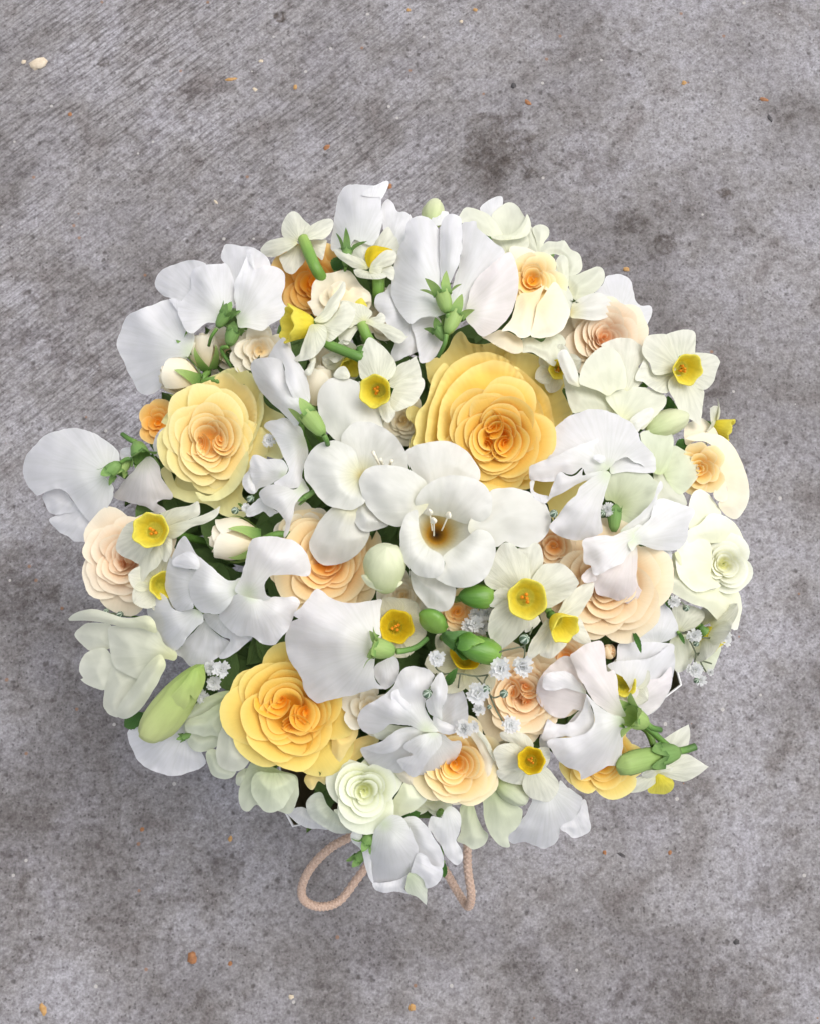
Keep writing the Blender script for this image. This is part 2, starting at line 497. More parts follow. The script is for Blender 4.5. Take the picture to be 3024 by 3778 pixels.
def concrete():
    m, N, L = _nodes('weathered_concrete')
    tc = N.new('ShaderNodeTexCoord')
    o = tc.outputs['Object']
    # brushed finish runs along one diagonal
    mp = N.new('ShaderNodeMapping')
    mp.inputs['Rotation'].default_value = (0, 0, math.radians(-40))
    L.new(o, mp.inputs['Vector'])
    mp2 = N.new('ShaderNodeMapping')
    mp2.inputs['Scale'].default_value = (0.10, 1.0, 1.0)
    L.new(mp.outputs[0], mp2.inputs['Vector'])
    brush = noise_tex(N, L, mp2.outputs[0], 420, 4, 0.6)
    brush_where = noise_tex(N, L, o, 5, 3)
    grain = noise_tex(N, L, o, 520, 5, 0.65)
    grain2 = noise_tex(N, L, o, 170, 4, 0.6)
    patch = noise_tex(N, L, o, 22, 6, 0.62, 0.4)
    cloud = noise_tex(N, L, o, 6, 5, 0.6, 0.3)
    c = _ramp(N, L, grain, [(0.32, (0.180, 0.172, 0.172)), (0.5, (0.262, 0.252, 0.252)), (0.68, (0.350, 0.340, 0.343))])
    c = _mix(N, L, 1.0, c, _ramp(N, L, grain2, [(0.36, (0.74, 0.72, 0.72)), (0.5, (1.0, 1.0, 1.0)), (0.64, (1.16, 1.16, 1.17))]), 'MULTIPLY')
    bm = _ramp(N, L, brush, [(0.40, (0.50, 0.48, 0.48)), (0.52, (1.02, 1.02, 1.02)), (0.7, (1.2, 1.2, 1.2))])
    pb = at_z(330, 330, 0.0)
    db = N.new('ShaderNodeVectorMath'); db.operation = 'DISTANCE'
    db.inputs[1].default_value = (pb.x, pb.y, 0)
    L.new(o, db.inputs[0])
    near_b = N.new('ShaderNodeMapRange'); near_b.interpolation_type = 'SMOOTHSTEP'
    near_b.inputs['From Min'].default_value = 0.06; near_b.inputs['From Max'].default_value = 0.46
    near_b.inputs['To Min'].default_value = 0.9; near_b.inputs['To Max'].default_value = 0.16
    L.new(db.outputs['Value'], near_b.inputs['Value'])
    bw = N.new('ShaderNodeMapRange')
    bw.inputs['From Min'].default_value = 0.34; bw.inputs['From Max'].default_value = 0.62
    bw.inputs['To Min'].default_value = 0.45; bw.inputs['To Max'].default_value = 1.15
    L.new(brush_where, bw.inputs['Value'])
    c = _mix(N, L, math_node(N, L, 'MULTIPLY', bw.outputs[0], near_b.outputs[0]), c, _mix(N, L, 1.0, c, bm, 'MULTIPLY'))
    # fine dense pores
    vf = N.new('ShaderNodeTexVoronoi')
    vf.inputs['Scale'].default_value = 330
    wob = N.new('ShaderNodeVectorMath'); wob.operation = 'MULTIPLY_ADD'
    wob.inputs[1].default_value = (0.003, 0.003, 0.0)
    nc = N.new('ShaderNodeTexNoise'); nc.inputs['Scale'].default_value = 300
    L.new(o, nc.inputs['Vector'])
    L.new(nc.outputs['Color'], wob.inputs[0]); L.new(o, wob.inputs[2])
    L.new(wob.outputs[0], vf.inputs['Vector'])
    sf = N.new('ShaderNodeSeparateColor')
    L.new(vf.outputs['Color'], sf.inputs[0])
    fh = N.new('ShaderNodeMapRange')
    fh.inputs['From Min'].default_value = 0.16; fh.inputs['From Max'].default_value = 0.36
    fh.inputs['To Min'].default_value = 1.0; fh.inputs['To Max'].default_value = 0.0
    L.new(vf.outputs['Distance'], fh.inputs['Value'])
    pore = math_node(N, L, 'MULTIPLY', fh.outputs[0], math_node(N, L, 'GREATER_THAN', sf.outputs[0], 0.70))
    c = _mix(N, L, math_node(N, L, 'MULTIPLY', pore, 0.62), c, (0.07, 0.062, 0.061))
    # blotches: brown-grey damp and paler lilac bloom
    c = _mix(N, L, 1.0, c, _ramp(N, L, patch, [(0.30, (0.66, 0.62, 0.60)), (0.44, (0.93, 0.92, 0.91)), (0.60, (1.04, 1.04, 1.07)), (0.8, (1.14, 1.14, 1.20))]), 'MULTIPLY')
    c = _mix(N, L, 1.0, c, _ramp(N, L, cloud, [(0.36, (0.70, 0.68, 0.67)), (0.5, (0.98, 0.97, 0.97)), (0.62, (1.14, 1.14, 1.16))]), 'MULTIPLY')
    # stains with shapes of their own, plus lower-left shade put into the colour
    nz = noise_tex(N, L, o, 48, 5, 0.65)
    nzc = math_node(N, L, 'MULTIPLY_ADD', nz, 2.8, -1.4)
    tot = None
    for (u, v, r, k) in STAINS_AND_SHADE:
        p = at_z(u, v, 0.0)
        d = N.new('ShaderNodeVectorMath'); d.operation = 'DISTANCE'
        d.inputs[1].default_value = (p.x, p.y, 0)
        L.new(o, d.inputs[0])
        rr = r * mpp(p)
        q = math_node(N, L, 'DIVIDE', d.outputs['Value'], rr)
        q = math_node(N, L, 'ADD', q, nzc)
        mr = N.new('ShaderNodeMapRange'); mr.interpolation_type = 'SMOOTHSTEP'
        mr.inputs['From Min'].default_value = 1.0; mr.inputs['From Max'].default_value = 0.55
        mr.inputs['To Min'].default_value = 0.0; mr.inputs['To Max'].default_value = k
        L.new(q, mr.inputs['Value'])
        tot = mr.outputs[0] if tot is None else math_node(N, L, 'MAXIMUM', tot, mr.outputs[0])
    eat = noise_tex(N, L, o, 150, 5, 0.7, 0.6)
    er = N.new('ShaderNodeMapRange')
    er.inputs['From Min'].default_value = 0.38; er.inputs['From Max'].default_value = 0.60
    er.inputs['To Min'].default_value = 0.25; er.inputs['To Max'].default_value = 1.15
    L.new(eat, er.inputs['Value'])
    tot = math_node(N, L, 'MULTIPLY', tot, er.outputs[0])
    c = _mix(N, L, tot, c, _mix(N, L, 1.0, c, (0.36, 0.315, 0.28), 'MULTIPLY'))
    # small brown-grey freckles, gathered in drifts
    fr = noise_tex(N, L, o, 62, 6, 0.72, 0.5)
    fd = noise_tex(N, L, o, 9, 3, 0.5)
    fs = math_node(N, L, 'MULTIPLY_ADD', fd, 0.55, fr)
    fm = N.new('ShaderNodeMapRange')
    fm.inputs['From Min'].default_value = 0.84; fm.inputs['From Max'].default_value = 0.95
    fm.inputs['To Min'].default_value = 0.0; fm.inputs['To Max'].default_value = 0.6
    L.new(fs, fm.inputs['Value'])
    c = _mix(N, L, fm.outputs[0], c, _mix(N, L, 1.0, c, (0.50, 0.455, 0.43), 'MULTIPLY'))
    # pits
    vo = N.new('ShaderNodeTexVoronoi')
    vo.inputs['Scale'].default_value = 120
    L.new(wob.outputs[0], vo.inputs['Vector'])
    hole = N.new('ShaderNodeMapRange')
    hole.inputs['From Min'].default_value = 0.10; hole.inputs['From Max'].default_value = 0.27
    hole.inputs['To Min'].default_value = 1.0; hole.inputs['To Max'].default_value = 0.0
    L.new(vo.outputs['Distance'], hole.inputs['Value'])
    sep = N.new('ShaderNodeSeparateColor')
    L.new(vo.outputs['Color'], sep.inputs[0])
    pick = math_node(N, L, 'GREATER_THAN', sep.outputs[0], 0.78)
    pit = math_node(N, L, 'MULTIPLY', hole.outputs[0], pick)
    c = _mix(N, L, math_node(N, L, 'MULTIPLY', pit, 0.75), c, (0.075, 0.065, 0.062))
    # pale and rusty grains of aggregate
    vo2 = N.new('ShaderNodeTexVoronoi')
    vo2.inputs['Scale'].default_value = 95
    L.new(o, vo2.inputs['Vector'])
    sep2 = N.new('ShaderNodeSeparateColor')
    L.new(vo2.outputs['Color'], sep2.inputs[0])
    near = math_node(N, L, 'LESS_THAN', vo2.outputs['Distance'], 0.13)
    pale = math_node(N, L, 'MULTIPLY', near, math_node(N, L, 'GREATER_THAN', sep2.outputs[1], 0.94))
    rust = math_node(N, L, 'MULTIPLY', near, math_node(N, L, 'LESS_THAN', sep2.outputs[1], 0.045))
    c = _mix(N, L, math_node(N, L, 'MULTIPLY', pale, 0.7), c, (0.50, 0.47, 0.44))
    c = _mix(N, L, math_node(N, L, 'MULTIPLY', rust, 0.7), c, (0.26, 0.13, 0.07))
    hgt = math_node(N, L, 'MULTIPLY_ADD', grain, 0.6, math_node(N, L, 'MULTIPLY', brush, 0.5))
    hgt = math_node(N, L, 'MULTIPLY_ADD', pit, -0.9, hgt)
    hgt = math_node(N, L, 'MULTIPLY_ADD', grain2, 0.5, hgt)
    b = N.new('ShaderNodeBump')
    b.inputs['Strength'].default_value = 0.55
    b.inputs['Distance'].default_value = 0.0012
    L.new(hgt, b.inputs['Height'])
    bs = N.new('ShaderNodeBsdfPrincipled')
    bs.inputs['Roughness'].default_value = 0.8
    bs.inputs['Specular IOR Level'].default_value = 0.25
    L.new(c, bs.inputs['Base Color'])
    L.new(b.outputs[0], bs.inputs['Normal'])
    out = N.new('ShaderNodeOutputMaterial')
    L.new(bs.outputs[0], out.inputs[0])
    return m


S = 4.0
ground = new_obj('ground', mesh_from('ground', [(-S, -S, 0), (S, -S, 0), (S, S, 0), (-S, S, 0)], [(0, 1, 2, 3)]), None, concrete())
ground['kind'] = 'structure'
ground['label'] = 'weathered grey concrete paving with brushed finish and brown stains'

CHIP = {'tan': plain_mat('chip_tan', (0.52, 0.42, 0.30), (0.66, 0.57, 0.44), 0.8, 300),
        'rust': plain_mat('chip_rust', (0.20, 0.085, 0.035), (0.38, 0.17, 0.07), 0.7, 500),
        'ochre': plain_mat('chip_ochre', (0.36, 0.19, 0.06), (0.50, 0.30, 0.12), 0.7, 500),
        'dark': plain_mat('chip_dark', (0.035, 0.032, 0.033), (0.085, 0.078, 0.078), 0.7, 500)}


def chip(u, v, ru, rv, rot, kind, seed):
    rnd = random.Random(seed)
    p = at_z(u, v, 0.0)
    k = mpp(p)
    n = 9
    V, Fc = [], []
    for ring, (sc, z) in enumerate(((1.0, 0.0), (0.85, 0.5), (0.4, 0.8))):
        for i in range(n):
            a = 2 * math.pi * i / n
            j = 1 + rnd.uniform(-0.28, 0.28)
            x, y = ru * k * sc * j * math.cos(a), rv * k * sc * j * math.sin(a)
            c, s = math.cos(rot), math.sin(rot)
            V.append((x * c - y * s, x * s + y * c, z * min(ru, rv) * k * 0.45 + (0 if ring else -0.0004)))
    for r in range(2):
        for i in range(n):
            Fc.append((r * n + i, r * n + (i + 1) % n, (r + 1) * n + (i + 1) % n, (r + 1) * n + i))
    Fc.append(tuple(2 * n + i for i in range(n)))
    o = new_obj('stone_chip', mesh_from('stone_chip', V, Fc), ground, CHIP[kind])
    o.location = (p.x, p.y, 0.0)


for i, a in enumerate([(80, 134, 19, 14, 0.3, 'tan'), (50, 130, 6, 5, 0, 'tan'), (487, 166, 13, 4, 0.1, 'ochre'), (537, 188, 6, 4, -0.5, 'tan'),
                       (622, 182, 5, 6, 0, 'ochre'), (550, 128, 5, 4, 0, 'tan'), (688, 310, 9, 5, 0.7, 'rust'), (455, 425, 7, 3, -0.7, 'tan'),
                       (820, 392, 6, 7, 0, 'rust'), (1608, 209, 11, 5, -0.2, 'rust'), (1440, 174, 6, 5, 0.3, 'ochre'), (1620, 248, 4, 10, 0.3, 'dark'),
                       (147, 240, 5, 5, 0, 'rust'), (1318, 567, 8, 6, 0, 'ochre'), (405, 2018, 11, 13, 0.2, 'rust'), (90, 2125, 7, 14, 0.3, 'ochre'),
                       (868, 2122, 8, 8, 0, 'ochre'), (1550, 1984, 7, 6, 0, 'dark'), (300, 1747, 5, 5, 0, 'rust'), (1410, 1796, 5, 5, 0.4, 'rust'),
                       (485, 2030, 5, 5, 0, 'rust'), (1308, 1801, 12, 4, -0.5, 'dark'), (614, 2100, 6, 5, 0, 'tan'), (485, 1767, 5, 7, 0, 'ochre'), (1272, 1796, 4, 5, 0, 'rust'),
                       (1110, 215, 5, 9, 0.8, 'rust'), (1080, 180, 6, 6, 0, 'dark'), (970, 45, 4, 4, 0, 'tan'), (860, 20, 5, 5, 0, 'ochre'), (1000, 20, 6, 4, 0, 'ochre')]):
    chip(*a, seed=i)


# ------------------------------------------------------------------ things
def thing(name, label, cat, loc, group=None):
    o = bpy.data.objects.new(name, None)
    o.empty_display_size = 0.01
    COL.objects.link(o)
    o.location = loc
    o['label'] = label
    o['category'] = cat
    if group:
        o['group'] = group
    return o


def put(name, me, root, mat, parent=None):
    """a mesh given in world coordinates, hung under its thing"""
    o = new_obj(name, me, parent or root, mat)
    if parent is None:
        o.location = -root.location
    return o


# ------------------------------------------------------------------ paper bag with cord handle
def build_bag():
    zr = 0.158
    A, B = at_z(585, 1749, zr), at_z(1440, 1463, zr)
    D, C2 = at_z(540, 1120, zr), at_z(1352, 905, zr)
    ctr = (A + B + C2 + D) / 4
    corners = [A, B, C2, D]
    rim = []
    for i in range(4):
        p, q, nx = corners[i], corners[(i + 1) % 4], corners[(i + 2) % 4]
        e = (q - p)
        out = Vector((e.y, -e.x, 0)).normalized()
        nseg = 16
        for k in range(nseg):
            t = k / nseg
            t2 = 0.035 + 0.93 * t
            rim.append(p + e * t2 + out * (0.007 * math.sin(math.pi * t2) if i in (0, 2) else -0.006 * math.sin(math.pi * t2)))
    paper = plain_mat('bag_white_paper', (0.76, 0.75, 0.745), (0.82, 0.81, 0.80), 0.5, 60, 0.4, 0.1)
    inner = plain_mat('bag_kraft_inside', (0.20, 0.155, 0.09), (0.27, 0.21, 0.13), 0.8, 60, 0.2, 0.2)
    root = thing('paper_bag', 'white paper carrier bag whose rim shows below the bouquet, kraft brown inside', 'bag', (ctr.x, ctr.y, 0))
    n = len(rim)
    V, Fc = [], []
    levels = [(0.001, 0.94), (0.004, 0.95), (0.05, 0.96), (0.11, 0.985), (zr, 1.0)]
    for z, s in levels:
        for p in rim:
            q = ctr + (p - ctr) * s
            V.append((q.x, q.y, z))
    for l in range(len(levels) - 1):
        for k in range(n):
            Fc.append((l * n + k, l * n + (k + 1) % n, (l + 1) * n + (k + 1) % n, (l + 1) * n + k))
    Fc.append(tuple(range(n - 1, -1, -1)))
    put('outer_panel', mesh_from('outer_panel', V, Fc), root, paper)
    V2, F2 = [], []
    lv = [(zr - 0.0006, 0.992), (0.10, 0.978), (0.03, 0.95)]
    for z, s in lv:
        for p in rim:
            q = ctr + (p - ctr) * s
            V2.append((q.x, q.y, z))
    for l in range(len(lv) - 1):
        for k in range(n):
            F2.append((l * n + k, l * n + (k + 1) % n, (l + 1) * n + (k + 1) % n, (l + 1) * n + k))
    F2.append(tuple(2 * n + k for k in range(n)))
    put('lining', mesh_from('lining', V2, F2), root, inner)
    # folded rim
    ringp = [ctr + (p - ctr) * 0.997 for p in rim]
    V3, F3 = [], []
    for i in range(n):
        d = (ringp[i] - ctr).normalized()
        for (o_, z_) in ((-0.0006, -0.0012), (-0.0006, 0.0004), (0.0, 0.0008), (0.0006, 0.0004), (0.0006, -0.0030)):
            q = ringp[i] + d * o_
            V3.append((q.x, q.y, zr + z_))
    for i in range(n):
        for k in range(4):
            a, b = i * 5 + k, ((i + 1) % n) * 5 + k
            F3.append((a, b, b + 1, a + 1))
    put('folded_rim', mesh_from('folded_rim', V3, F3), root, paper)
    # braided cord
    ctrl = [(772, 1735, .140), (738, 1762, .148), (695, 1787, .152), (655, 1828, .146), (636, 1870, .136), (643, 1898, .128), (676, 1910, .122), (716, 1897, .118),
            (757, 1845, .120), (800, 1790, .124), (850, 1765, .128), (900, 1790, .128), (935, 1832, .126), (962, 1878, .126), (984, 1909, .130),
            (991, 1885, .140), (984, 1830, .148), (983, 1780, .150), (984, 1725, .140)]
    pts = spline([at_z(u, v, z) for u, v, z in ctrl], 90)
    mm = 0.0023

    def braid(i, th):
        a = i * 0.22
        return 1 + 0.085 * (math.cos(5 * th + a * 1.6) + math.cos(5 * th - a * 1.6)) * 0.8
    cord_mat = plain_mat('cord_dusty_pink', (0.42, 0.28, 0.205), (0.60, 0.44, 0.345), 0.42, 900, 0.5, 0.25)
    put('cord_handle', tube('cord_handle', pts, mm, 30, braid), root, cord_mat)['label'] = 'dusty pink braided cord handle looping below the flowers'
    return root, ctr


BAG, BAGC = build_bag()
BIND = Vector((BAGC.x, BAGC.y, 0.10))
NSTEM = [0]


def stem_to_bag(root, p, d, r=0.0016, mat='stem', name='stem', first=None):
    """a stem from the back of a bloom down to where the bunch is tied"""
    p = Vector(p)
    NSTEM[0] += 1
    a = NSTEM[0] * 2.39996
    tie = BIND + Vector((math.cos(a), math.sin(a), 0)) * (0.0016 * math.sqrt(NSTEM[0] * 3))
    ctrl = [p] + (first or []) + [p + Vector(d) * 0.02 if not first else first[-1] + Vector((0, 0, -0.012))]
    last = ctrl[-1]
    ctrl += [last.lerp(tie, 0.55) + Vector((0, 0, -0.012)), tie, tie + Vector((0, 0, -0.075))]
    return put(name, tube(name, spline(ctrl, 5), (r, r * 0.95), 8), root, M[mat])


# ------------------------------------------------------------------ traced petals: outline, relief, thickness
def parse(reg, spec):
    pts = []
    for w in spec.split():
        sharp = '!' in w
        a = [float(x) for x in w.replace('!', '').split(',')]
        u, v = uv(reg, a[0], a[1])
        pts.append((u, v, a[2] if len(a) > 2 else None, sharp))
    return pts


def tps(ctrl):
    C = np.array([(a, b) for a, b, c in ctrl]) / 100.0
    h = np.array([c for a, b, c in ctrl], float)
    n = len(C)
    d = np.linalg.norm(C[:, None] - C[None], axis=2)
    Kk = d ** 2 * np.log(d + 1e-9) + np.eye(n) * 0.02
    Pm = np.hstack([np.ones((n, 1)), C])
    A = np.zeros((n + 3, n + 3))
    A[:n, :n] = Kk; A[:n, n:] = Pm; A[n:, :n] = Pm.T
    A[n:, n:] += np.eye(3) * -1e-6
    w = np.linalg.solve(A, np.concatenate([h, np.zeros(3)]))

    def ev(X):
        X = np.asarray(X) / 100.0
        dd = np.linalg.norm(X[:, None] - C[None], axis=2)
        return (dd ** 2 * np.log(dd + 1e-9)) @ w[:n] + w[n] + X @ w[n + 1:]
    return ev


def outline(pts, step=4.5):
    n = len(pts)
    P2 = [np.array(p[:2]) for p in pts]
    out = []
    for i in range(n):
        p0, p1, p2, p3 = P2[i - 1], P2[i], P2[(i + 1) % n], P2[(i + 2) % n]
        m1 = (p2 - p0) * 0.5
        m2 = (p3 - p1) * 0.5
        L = np.linalg.norm(p2 - p1)
        if pts[i][3]:
            m1 = p2 - p1
        if pts[(i + 1) % n][3]:
            m2 = p2 - p1
        for m in (m1, m2):                       # keep long neighbours from overshooting short spans
            q = np.linalg.norm(m)
            if q > L * 1.15:
                m *= L * 1.15 / q
        k = max(2, int(L / step))
        for j in range(k):
            t = j / k
            out.append(p1 * (2 * t ** 3 - 3 * t * t + 1) + m1 * (t ** 3 - 2 * t * t + t) + p2 * (-2 * t ** 3 + 3 * t * t) + m2 * (t ** 3 - t * t))
    return np.array(out)


PSEED = [0]


def petal(root, reg, h, spec, mat, base=None, inner='', bulge=1.5, curl=0.0, rip=0.5, step=None, name='petal', th=0.0005, parent=None, wob=0.8, bowl=0.0):
    PSEED[0] += 1
    sd_ = PSEED[0] * 13.7
    pts = parse(reg, spec)
    ob = outline(pts)
    # a hand-drawn edge is never quite smooth
    cen = ob.mean(axis=0)
    for i, q in enumerate(ob):
        nn = noise.noise(Vector((q[0] * 0.055, q[1] * 0.055, sd_)))
        n2 = noise.noise(Vector((q[0] * 0.2, q[1] * 0.2, sd_ + 5)))
        dv = q - cen
        ob[i] = q + dv / (np.linalg.norm(dv) + 1e-6) * (nn * 1.4 + n2 * 0.5) * (1.7 if mat.startswith('pea') else 1.0)
    ext = ob.max(axis=0) - ob.min(axis=0)
    st = step or min(8.0, max(3.2, ext.max() / 26))
    amp = 1.55 if mat.startswith('pea') else 1.0   # sweet pea petals fold deeply
    wob = wob * (1.9 if mat.startswith('pea') else 1.0)
    ctrl = [(u, v, c) for u, v, c, s in pts if c is not None]
    ctrl += [(u, v, c) for u, v, c, s in parse(reg, inner)] if inner else []
    ctrl = [(u, v, c * amp) for u, v, c in ctrl]
    # interior points on a staggered grid
    xs = np.arange(ob[:, 0].min(), ob[:, 0].max(), st)
    ys = np.arange(ob[:, 1].min(), ob[:, 1].max(), st * 0.866)
    cand = np.array([(x + (st / 2 if j % 2 else 0), y) for j, y in enumerate(ys) for x in xs])
    x1, y1 = ob[:, 0], ob[:, 1]
    x2, y2 = np.roll(x1, -1), np.roll(y1, -1)
    cx, cy = cand[:, 0][:, None], cand[:, 1][:, None]
    cr = ((y1 > cy) != (y2 > cy)) & (cx < (x2 - x1) * (cy - y1) / (y2 - y1 + 1e-12) + x1)
    inside = cr.sum(axis=1) % 2 == 1
    cand = cand[inside]
    if len(cand):
        dmin = np.sqrt(((cand[:, None] - ob[None]) ** 2).sum(axis=2)).min(axis=1)
        cand = cand[dmin > st * 0.5]
    allp = np.vstack([ob, cand]) if len(cand) else ob
    nb = len(ob)
    r = delaunay_2d_cdt([Vector(p) for p in allp], [(i, (i + 1) % nb) for i in range(nb)], [list(range(nb))], 1, 1e-5)
    X = np.array([(p.x, p.y) for p in r[0]])
    Fc = [tuple(f) for f in r[2]]
    dist = np.sqrt(((X[:, None] - ob[None]) ** 2).sum(axis=2)).min(axis=1)
    dm = max(dist.max(), 1.0)
    if base is None:
        bq = cen
    else:
        bq = np.array(uv(reg, *base))
    rel = X - bq
    rr = np.linalg.norm(rel, axis=1)
    t = rr / max(np.linalg.norm(ob - bq, axis=1).max(), 1.0)
    ang = np.arctan2(rel[:, 1], rel[:, 0])
    if len(ctrl) >= 4:
        H = tps(ctrl)(X)
    elif ctrl:
        w = np.stack([1 / (np.hypot(X[:, 0] - a, X[:, 1] - b) + 8) ** 2 for a, b, c in ctrl], 1)
        H = (w * np.array([c for a, b, c in ctrl])).sum(1) / w.sum(1)
    else:
        H = np.zeros(len(X))
    bulge = bulge if bulge <= 2.5 else 2.5 + (bulge - 2.5) * 0.55
    bb = np.minimum(dist / dm, 1)
    H = H + bulge * (0.65 * bb * bb * (3 - 2 * bb) + 0.35 * bb)
    H = H + curl * np.exp(-dist / 5.0)
    if bowl:                                     # rises from the flower's heart to the petal's rim
        ro = ob - bq
        ra, rl = np.arctan2(ro[:, 1], ro[:, 0]), np.linalg.norm(ro, axis=1)
        nbin = 72
        Rm_ = np.zeros(nbin)
        np.maximum.at(Rm_, ((ra + math.pi) / (2 * math.pi) * nbin).astype(int) % nbin, rl)
        mean = Rm_[Rm_ > 0].mean()
        for _ in range(3):
            Rm_ = np.where(Rm_ > 0, Rm_, np.maximum(np.roll(Rm_, 1), np.roll(Rm_, -1)))
        Rm_[Rm_ == 0] = mean
        Rm_ = (Rm_ + np.roll(Rm_, 1) + np.roll(Rm_, -1)) / 3
        q_ = np.clip(rr / Rm_[((ang + math.pi) / (2 * math.pi) * nbin).astype(int) % nbin], 0, 1)
        H = H - bowl * mean * 0.2 * (1 - q_ ** 2.0)
        t = np.clip(0.15 + 0.85 * q_ ** 1.5, 0, 1)
    pl = np.array([math.sin(9 * a + 3 * noise.noise(Vector((a * 2, q * 2, sd_)))) for a, q in zip(ang, t)])
    H = H + 0.65 * rip * pl * np.clip(t, 0, 1) ** 1.5
    H = H + wob * np.array([1.3 * noise.noise(Vector((p[0] * 0.024, p[1] * 0.024, sd_))) for p in X])
    edge = np.exp(-dist / 9.0) * np.clip(t * 1.4 - 0.3, 0, 1)
    H = H + (0.15 + 1.4 * rip) * (1.9 if mat.startswith('pea') else 1.0) * edge * np.array([noise.noise(Vector((p[0] * 0.065, p[1] * 0.065, sd_ + 9))) for p in X])
    V = np.array([P(p[0], p[1], h + hh) for p, hh in zip(X, H)])
    # wind the faces so that their fronts look up
    F3 = []
    for f in Fc:
        a, b, c = V[f[0]], V[f[1]], V[f[2]]
        F3.append(tuple(f) if np.cross(b - a, c - a)[2] > 0 else tuple(reversed(f)))
    me = sheet(name, V, F3, {'t': t, 's': ang / math.pi, 'f': np.full(len(X), 0.6)}, th)
    return put(name, me, root, M[mat], None) if parent is None else put(name, me, root, M[mat], parent)


def bloom(name, label, reg, x, y, h, cat='flower', group=None, stem=True, r=0.0015):
    """an Empty behind a bloom, with its stem"""
    u, v = uv(reg, x, y)
    p = P(u, v, h)
    root = thing(name, label, cat, p, group)
    if stem:
        stem_to_bag(root, p, (0, 0, -1), r)
    return root


# ------------------------------------------------------------------ calyx: five sepals round a cup
def orient(root_loc, axis, roll=0.0):
    q = Vector(axis).normalized().to_track_quat('Z', 'Y').to_matrix().to_4x4()
    return Matrix.Translation(root_loc) @ q @ Matrix.Rotation(roll, 4, 'Z')


def bake(me, mat4):
    me.transform(mat4)
    return me


def calyx(root, reg, base, mouth, h, width=26, dz=0.25, seplen=1.0, mat='calyx', roll=0.3, stem=None, flare=0.5):
    """base, mouth: traced positions of the cup's two ends"""
    rnd = random.Random(int(base[0] + mouth[1]))
    b = P(*uv(reg, *base), h)
    m = P(*uv(reg, *mouth), h)
    ax = (m - b)
    Lc = ax.length
    ax = (ax.normalized() + Vector((0, 0, dz))).normalized()
    k = mpp(b)
    w = width * k * 0.5
    MT = orient(b, ax, roll)
    prof = [(0.0, 0), (w * .35, .0), (w * .72, Lc * .2), (w * .95, Lc * .55), (w * 1.0, Lc)]
    me = lathe('calyx_cup', prof, 15, lambda t, th: 1 + 0.05 * math.cos(5 * th))
    cup = put('calyx', bake(me, MT), root, M[mat])
    for i in range(5):
        a = 2 * math.pi * i / 5 + rnd.uniform(-.15, .15)
        SL = Lc * seplen * rnd.uniform(.55, .85)
        fl = flare * rnd.uniform(0.4, 1.5)

        def fn(s, t, a=a, SL=SL, fl=fl):
            wd = w * 0.74 * (1 - t) ** 0.8 * (1 + 0.9 * t)
            rr = w * 0.97 + fl * SL * t * t * 0.9
            z = Lc * 0.86 + SL * (t - 0.35 * fl * t * t)
            x0, y0 = rr * math.cos(a), rr * math.sin(a)
            return (x0 - math.sin(a) * s * wd, y0 + math.cos(a) * s * wd, z - abs(s) * wd * 0.2)
        sm = grid_sheet('sepal', fn, 4, 7, 0.0004)
        o = new_obj('sepal', bake(sm, Matrix.Translation((0, 0, 0)) @ MT), cup, M[mat])
    if stem:
        pts = [b - ax * 0.0005] + [P(*uv(reg, *q[:2]), h + q[2]) for q in stem]
        put('flower_stalk', tube('flower_stalk', spline(pts, 6), (0.30 * w, 0.26 * w), 8), root, M['stem'])
    return cup


